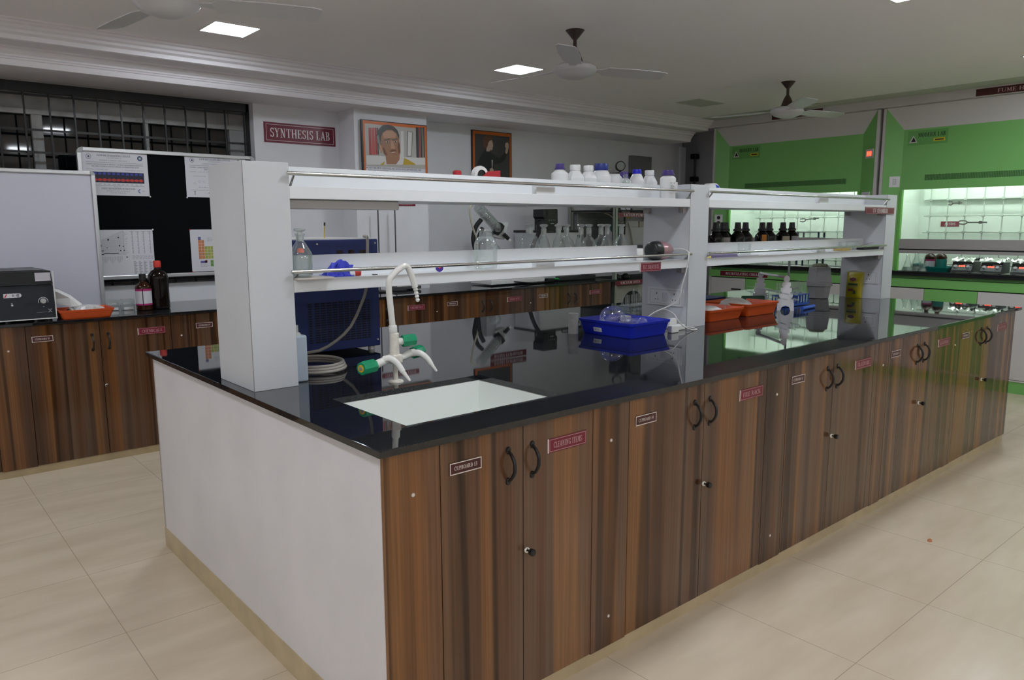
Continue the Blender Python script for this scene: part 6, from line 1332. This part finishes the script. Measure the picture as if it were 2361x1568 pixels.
for (x, y, z, w_, d_, h_, lb, m) in ((5.0, 3.62, 1.19, .42, .24, .185, 'large white carton on the slotted rack behind the last flask', mat('carton_white', (.52, .50, .50), .6)), (5.08, 3.64, 1.375, .19, .18, .065, 'small white carton on top of the large carton', MATS['carton_white']), (5.29, 3.64, 1.375, .14, .18, .060, 'small beige carton beside the small white one', mat('carton_beige', (.42, .38, .32), .6))):
    bm = new(); box(bm, x, x + w_, y, y + d_, z, z + h_, .002); tag(obj('carton', bm, m), lb, 'carton', 'cartons on the slotted rack')
t = thing('small_motor', 'small green and black motor beside the white cartons', 'motor', (4.90, 3.6, 1.19))
bm = new(); cyl(bm, (4.84, 3.60, 1.37), (4.94, 3.60, 1.37), .045, 18); obj('motor_body', bm, mat('motor_green', (.015, .05, .035), .4), t)
bm = new(); cyl(bm, (4.94, 3.60, 1.37), (4.975, 3.595, 1.37), .040, 18); obj('end_shield', bm, BLACK, t); bm = new(); box(bm, 4.85, 4.93, 3.57, 3.63, 1.19, 1.33, .004); obj('base', bm, BLACK, t)
t = thing('vacuum_oven', 'cream vacuum oven with a round black door window under the bench level rack shelf', 'oven', (5.2, 3.7, .30))
bm = new(); box(bm, 4.80, 5.72, 3.56, 4.04, .30, .79, .006); obj('housing', bm, mat('oven_cream', (.40, .39, .36), .5), t)
bm = new(); lathe(bm, [(0, .02), (.11, .02), (.15, .015), (.15, .0), (0, 0)], (5.10, 3.56, .58), (0, -1, 0), 28); obj('door', bm, BLACK, t)
for i, (x, z) in enumerate(((4.90, .885), (5.04, .90))):
    bm = new(); lathe(bm, [(0, 0), (.035, 0), (.045, .02), (.035, .045), (.015, .06), (0, .06)], (x, 3.60, .848), seg=14); tag(obj('valve_knob', bm, BLACK, None, (x, 3.6, .848)), ('black valve knob beside the rack post above VACUUM OVEN', 'second black valve knob above VACUUM OVEN')[i], 'valve', 'valve knobs on the rack')
# pipe beside the hoods
t = thing('gas_pipe', 'thin vertical pipe with small valves in the dark corner by the hood', 'pipe', (6.98, 4.2, 0))
bm = new(); cyl(bm, (6.98, 4.2, .02), (6.98, 4.2, 2.2), .015, 10); obj('pipe', bm, mat('pipe_grey', (.12, .12, .12), .5), t)
for z in (2.22, 1.95): bm = new(); box(bm, 6.93, 7.02, 4.16, 4.24, z - .03, z + .03, .008); obj('valve', bm, IRON, t)
# ------------------------------------------------------------------ contents of the hoods
HWZ = .962
def conical(x, y, z, r, h, label, foil=False, stopper=None, cap=None):
    t = thing('conical_flask', label, 'flask', (x, y, z), 'conical flasks in the hood')
    bm = new(); lathe(bm, [(0, .003), (r * .95, .002), (r, .008), (r * .95, .02), (r * .36, h * .72), (r * .32, h * .78), (r * .32, h * .96), (r * .42, h), (r * .3, h)], (x, y, z), seg=24); obj('flask_body', bm, GLASS_T, t)
    bm = new(); lathe(bm, [(0, .004), (r * .93, .004), (r * .72, h * .28), (0, h * .28)], (x, y, z), seg=20); obj('liquid', bm, mat('liquid_grey', (.20, .28, .24), .2) if 'liquid_grey' not in MATS else MATS['liquid_grey'], t)
    return t
conical(6.42, 1.405, HWZ, .05, .155, 'conical glass flask nearest the green jamb in the hood'); conical(6.50, 1.36, HWZ, .06, .17, 'larger conical glass flask behind the teal box in the hood'); conical(6.36, 1.255, HWZ, .045, .13, 'tall narrow glass flask in front of the pink-banded bottle')
TEAL = mat('teal_plastic', (.0, .16, .14), .4)
bm = new(); box(bm, 6.47, 6.60, 1.285, 1.385, HWZ, HWZ + .075, .006); tag(obj('teal_box', bm, TEAL), 'small teal plastic box behind the flasks in the hood', 'box')
tray('plastic_tray', 6.38, 6.58, 1.065, 1.225, HWZ, .055, TEAL, 'teal plastic tray in the hood beside the stirrers', flare=.02)
for (x, y, lb, m, c) in ((6.53, 1.255, 'brown bottle with white label and pink band in the hood', LW, LP_), (6.48, 1.145, 'brown bottle with a teal label in the teal tray', TEAL, TEAL)):
    t = thing('reagent_bottle', lb, 'reagent bottle', (x, y, HWZ + (.006 if m is TEAL else 0)), 'brown bottles in the hood'); zz = HWZ + (.006 if m is TEAL else 0)
    bm = new(); lathe(bm, [(0, 0), (.044, 0), (.048, .005), (.048, .13), (.040, .15), (.02, .165), (.016, .19), (0, .19)], (x, y, zz), seg=24); obj('bottle_body', bm, AMB2, t)
    wrap(x, y, .0486, zz + .03, zz + .10, 150, 260, m, t); wrap(x, y, .0487, zz + .10, zz + .115, 150, 260, c, t, 'label_band'); bm = new(); lathe(bm, [(0, .188), (.02, .188), (.02, .215), (0, .215)], (x, y, zz)); obj('cap', bm, BLACK, t)
FOIL = mat('kitchen_foil', (.62, .63, .62), .25, metal=1, bump=1.0, bscale=50)
STG = mat('stirrer_grey', (.13, .15, .15), .4)
def stirrer(y1, digits, label):
    y0 = y1 - .165; x0, x1 = 6.36, 6.58
    t = thing('magnetic_stirrer', label, 'magnetic stirrer', ((x0 + x1) / 2, (y0 + y1) / 2, HWZ), 'magnetic stirrers in the hood')
    bm = new(); prism(bm, [(x0, y0, HWZ + .014), (x1, y0, HWZ + .014), (x1, y0, HWZ + .105), (x0 + .05, y0, HWZ + .105), (x0 + .012, y0, HWZ + .03)], (0, y1 - y0, 0)); obj('housing', bm, BLACK, t)
    o_ = Vector((x0 + .0105, y1 - .004, HWZ + .032)); V_ = Vector((.042, 0, .072)).normalized()
    a = Art(o_, (0, -1, 0), V_); w_ = y1 - y0 - .008; a.rect(0, w_, 0, .075, STG, .0008); a.text(digits, w_ * .32, w_ * .64, .034, .017, LEDR, .0016); a.rect(w_ * .55, w_ * .98, .058, .068, POSTW, .0014); a.build('front_panel', t)
    for u in (.17, .80):
        p_ = o_ + Vector((0, -w_ * u, 0)) + V_ * .036; bm = new(); lathe(bm, [(0, .016), (.011, .016), (.0135, .012), (.015, 0), (0, 0)], p_, (-.86, 0, .5), 18); obj('knob', bm, mat('stirrer_knob', (.45, .45, .45), .4) if 'stirrer_knob' not in MATS else MATS['stirrer_knob'], t)
    for yy in (y0 + .02, y1 - .02): bm = new(); cyl(bm, (x0 + .03, yy, HWZ), (x0 + .03, yy, HWZ + .015), .012, 10); obj('foot', bm, BLACK, t)
    return t
for y1, dg, lb in ((1.02, '0470', 'magnetic stirrer with red digits beside the teal tray'), (.795, '0760', 'magnetic stirrer with red digits, second from the teal tray'), (.565, '0500', 'magnetic stirrer cut by the picture edge, third from the teal tray')):
    stirrer(y1, dg, lb)
    bm = new(); random.seed(int(y1 * 100)); n = 10
    V_ = [[bm.verts.new((6.40 + .18 * i / n + random.uniform(-.006, .006), y1 + .015 - .19 * j / n + random.uniform(-.006, .006), HWZ + .109 + random.uniform(0, .022) - (.012 if i == 0 else 0) + .02 * math.sin(j * 1.1 + y1 * 9) ** 2)) for j in range(n + 1)] for i in range(n + 1)]
    for i in range(n):
        for j in range(n): bm.faces.new([V_[i][j], V_[i + 1][j], V_[i + 1][j + 1], V_[i][j + 1]])
    o = obj('foil_cover', bm, FOIL, None, (6.49, y1 - .08, HWZ + .108)); tag(o, 'crumpled foil lying on the %s stirrer in the hood' % {102: 'teal-side', 79: 'middle', 56: 'edge-cut'}[int(y1 * 100)], 'foil', 'foil covers on the stirrers')
CLAMP = mat('clamp_metal', (.08, .08, .07), .4, metal=.4)
def clamp(x, y0, y1, z, label, dz=0):
    t = thing('lab_clamp', label, 'clamp', (x, (y0 + y1) / 2, z)); m_ = .55
    bm = new(); cyl(bm, (x, y0 + (y1 - y0) * .3, z + dz * .3), (x, y1, z + dz), .006, 10); box(bm, x - .015, x + .015, min(y0 + (y1 - y0) * .72, y0 + (y1 - y0) * .82), max(y0 + (y1 - y0) * .72, y0 + (y1 - y0) * .82), z - .014 + dz * .75, z + .014 + dz * .75, .004); obj('clamp_rod', bm, CLAMP, t)
    for s in (1, -1): bm = new(); tube(bm, [(x, y0 + (y1 - y0) * .32, z + dz * .3), (x, y0 + (y1 - y0) * .2, z + s * .016), (x, y0, z + s * .012)], .006, 8, 4); obj('jaw', bm, CLAMP, t)
clamp(6.80, 1.135, .905, 1.408, 'dark clamp with open jaws fixed across the rod lattice of the near hood'); clamp(6.80, 1.235, 1.12, 1.585, 'short pale clamp high on the rod lattice of the near hood'); clamp(6.80, 2.69, 2.48, 1.44, 'dark clamp on the rod lattice of the far hood', .02)
t = thing('sample_rack', 'dark blue open frame rack in the far hood behind the brown bottles', 'rack', (6.6, 2.4, HWZ))
NV = mat('navy_frame', (.01, .02, .07), .4)
for y in (2.335, 2.56):
    for x in (6.54, 6.66): bm = new(); box(bm, x, x + .014, y, y + .014, HWZ, 1.32); obj('post', bm, NV, t)
for z in (1.25, 1.31): bm = new(); box(bm, 6.54, 6.674, 2.335, 2.574, z, z + .012); obj('rack_shelf', bm, mat('frame_steel', (.30, .33, .33), .4) if 'frame_steel' not in MATS else MATS['frame_steel'], t)
bm = new(); tube(bm, [(6.30, 2.75, HWZ + .02), (6.32, 2.60, HWZ + .012), (6.35, 2.45, HWZ + .015), (6.33, 2.3, HWZ + .008), (6.36, 2.15, HWZ + .014), (6.34, 2.0, HWZ + .01)], .006, 8, 5); tag(obj('white_hose', bm, WCORD, None, (6.33, 2.4, HWZ)), 'thin white hose wandering along the far hood worktop', 'hose')
bm = new(); crumple(bm, 2.60, -.30, .0, .012, .009, .008, 31); tag(obj('floor_scrap', bm, mat('scrap_orange', (.5, .2, .1), .6), None, (2.6, -.30, 0)), 'tiny orange-brown scrap lying on the floor tiles', 'scrap')
# ------------------------------------------------------------------ camera, world, view
cam = bpy.data.cameras.new('camera'); co = bpy.data.objects.new('camera', cam); C.objects.link(co); sc.camera = co
yaw, pitch, roll = .8614, -.1506, -.004
f = Vector((math.cos(pitch) * math.cos(yaw), math.cos(pitch) * math.sin(yaw), math.sin(pitch)))
r = f.cross(Vector((0, 0, 1))).normalized(); u = r.cross(f)
r, u = r * math.cos(roll) + u * math.sin(roll), u * math.cos(roll) - r * math.sin(roll)
co.matrix_world = Matrix(((r.x, u.x, -f.x, -.88), (r.y, u.y, -f.y, -1.5059), (r.z, u.z, -f.z, 1.3956), (0, 0, 0, 1)))
cam.sensor_width = 36; cam.lens = 36 * 1739 / 2361; cam.clip_start = .05
w = bpy.data.worlds.new('world'); sc.world = w; w.use_nodes = True
w.node_tree.nodes['Background'].inputs[0].default_value = (.10, .12, .2, 1); w.node_tree.nodes['Background'].inputs[1].default_value = .02
vs = sc.view_settings; vs.view_transform = 'Standard'; vs.look = 'None'; vs.gamma = 1; vs.exposure = .05; vs.use_curve_mapping = False
sc.display_settings.display_device = 'sRGB'
sc.cycles.max_bounces = 8; sc.cycles.diffuse_bounces = 6; sc.cycles.glossy_bounces = 5; sc.cycles.transparent_max_bounces = 24; sc.cycles.caustics_reflective = False; sc.cycles.caustics_refractive = False
sc.cycles.use_denoising = True
sc.cycles.sample_clamp_indirect = 6
bpy.context.view_layer.update()
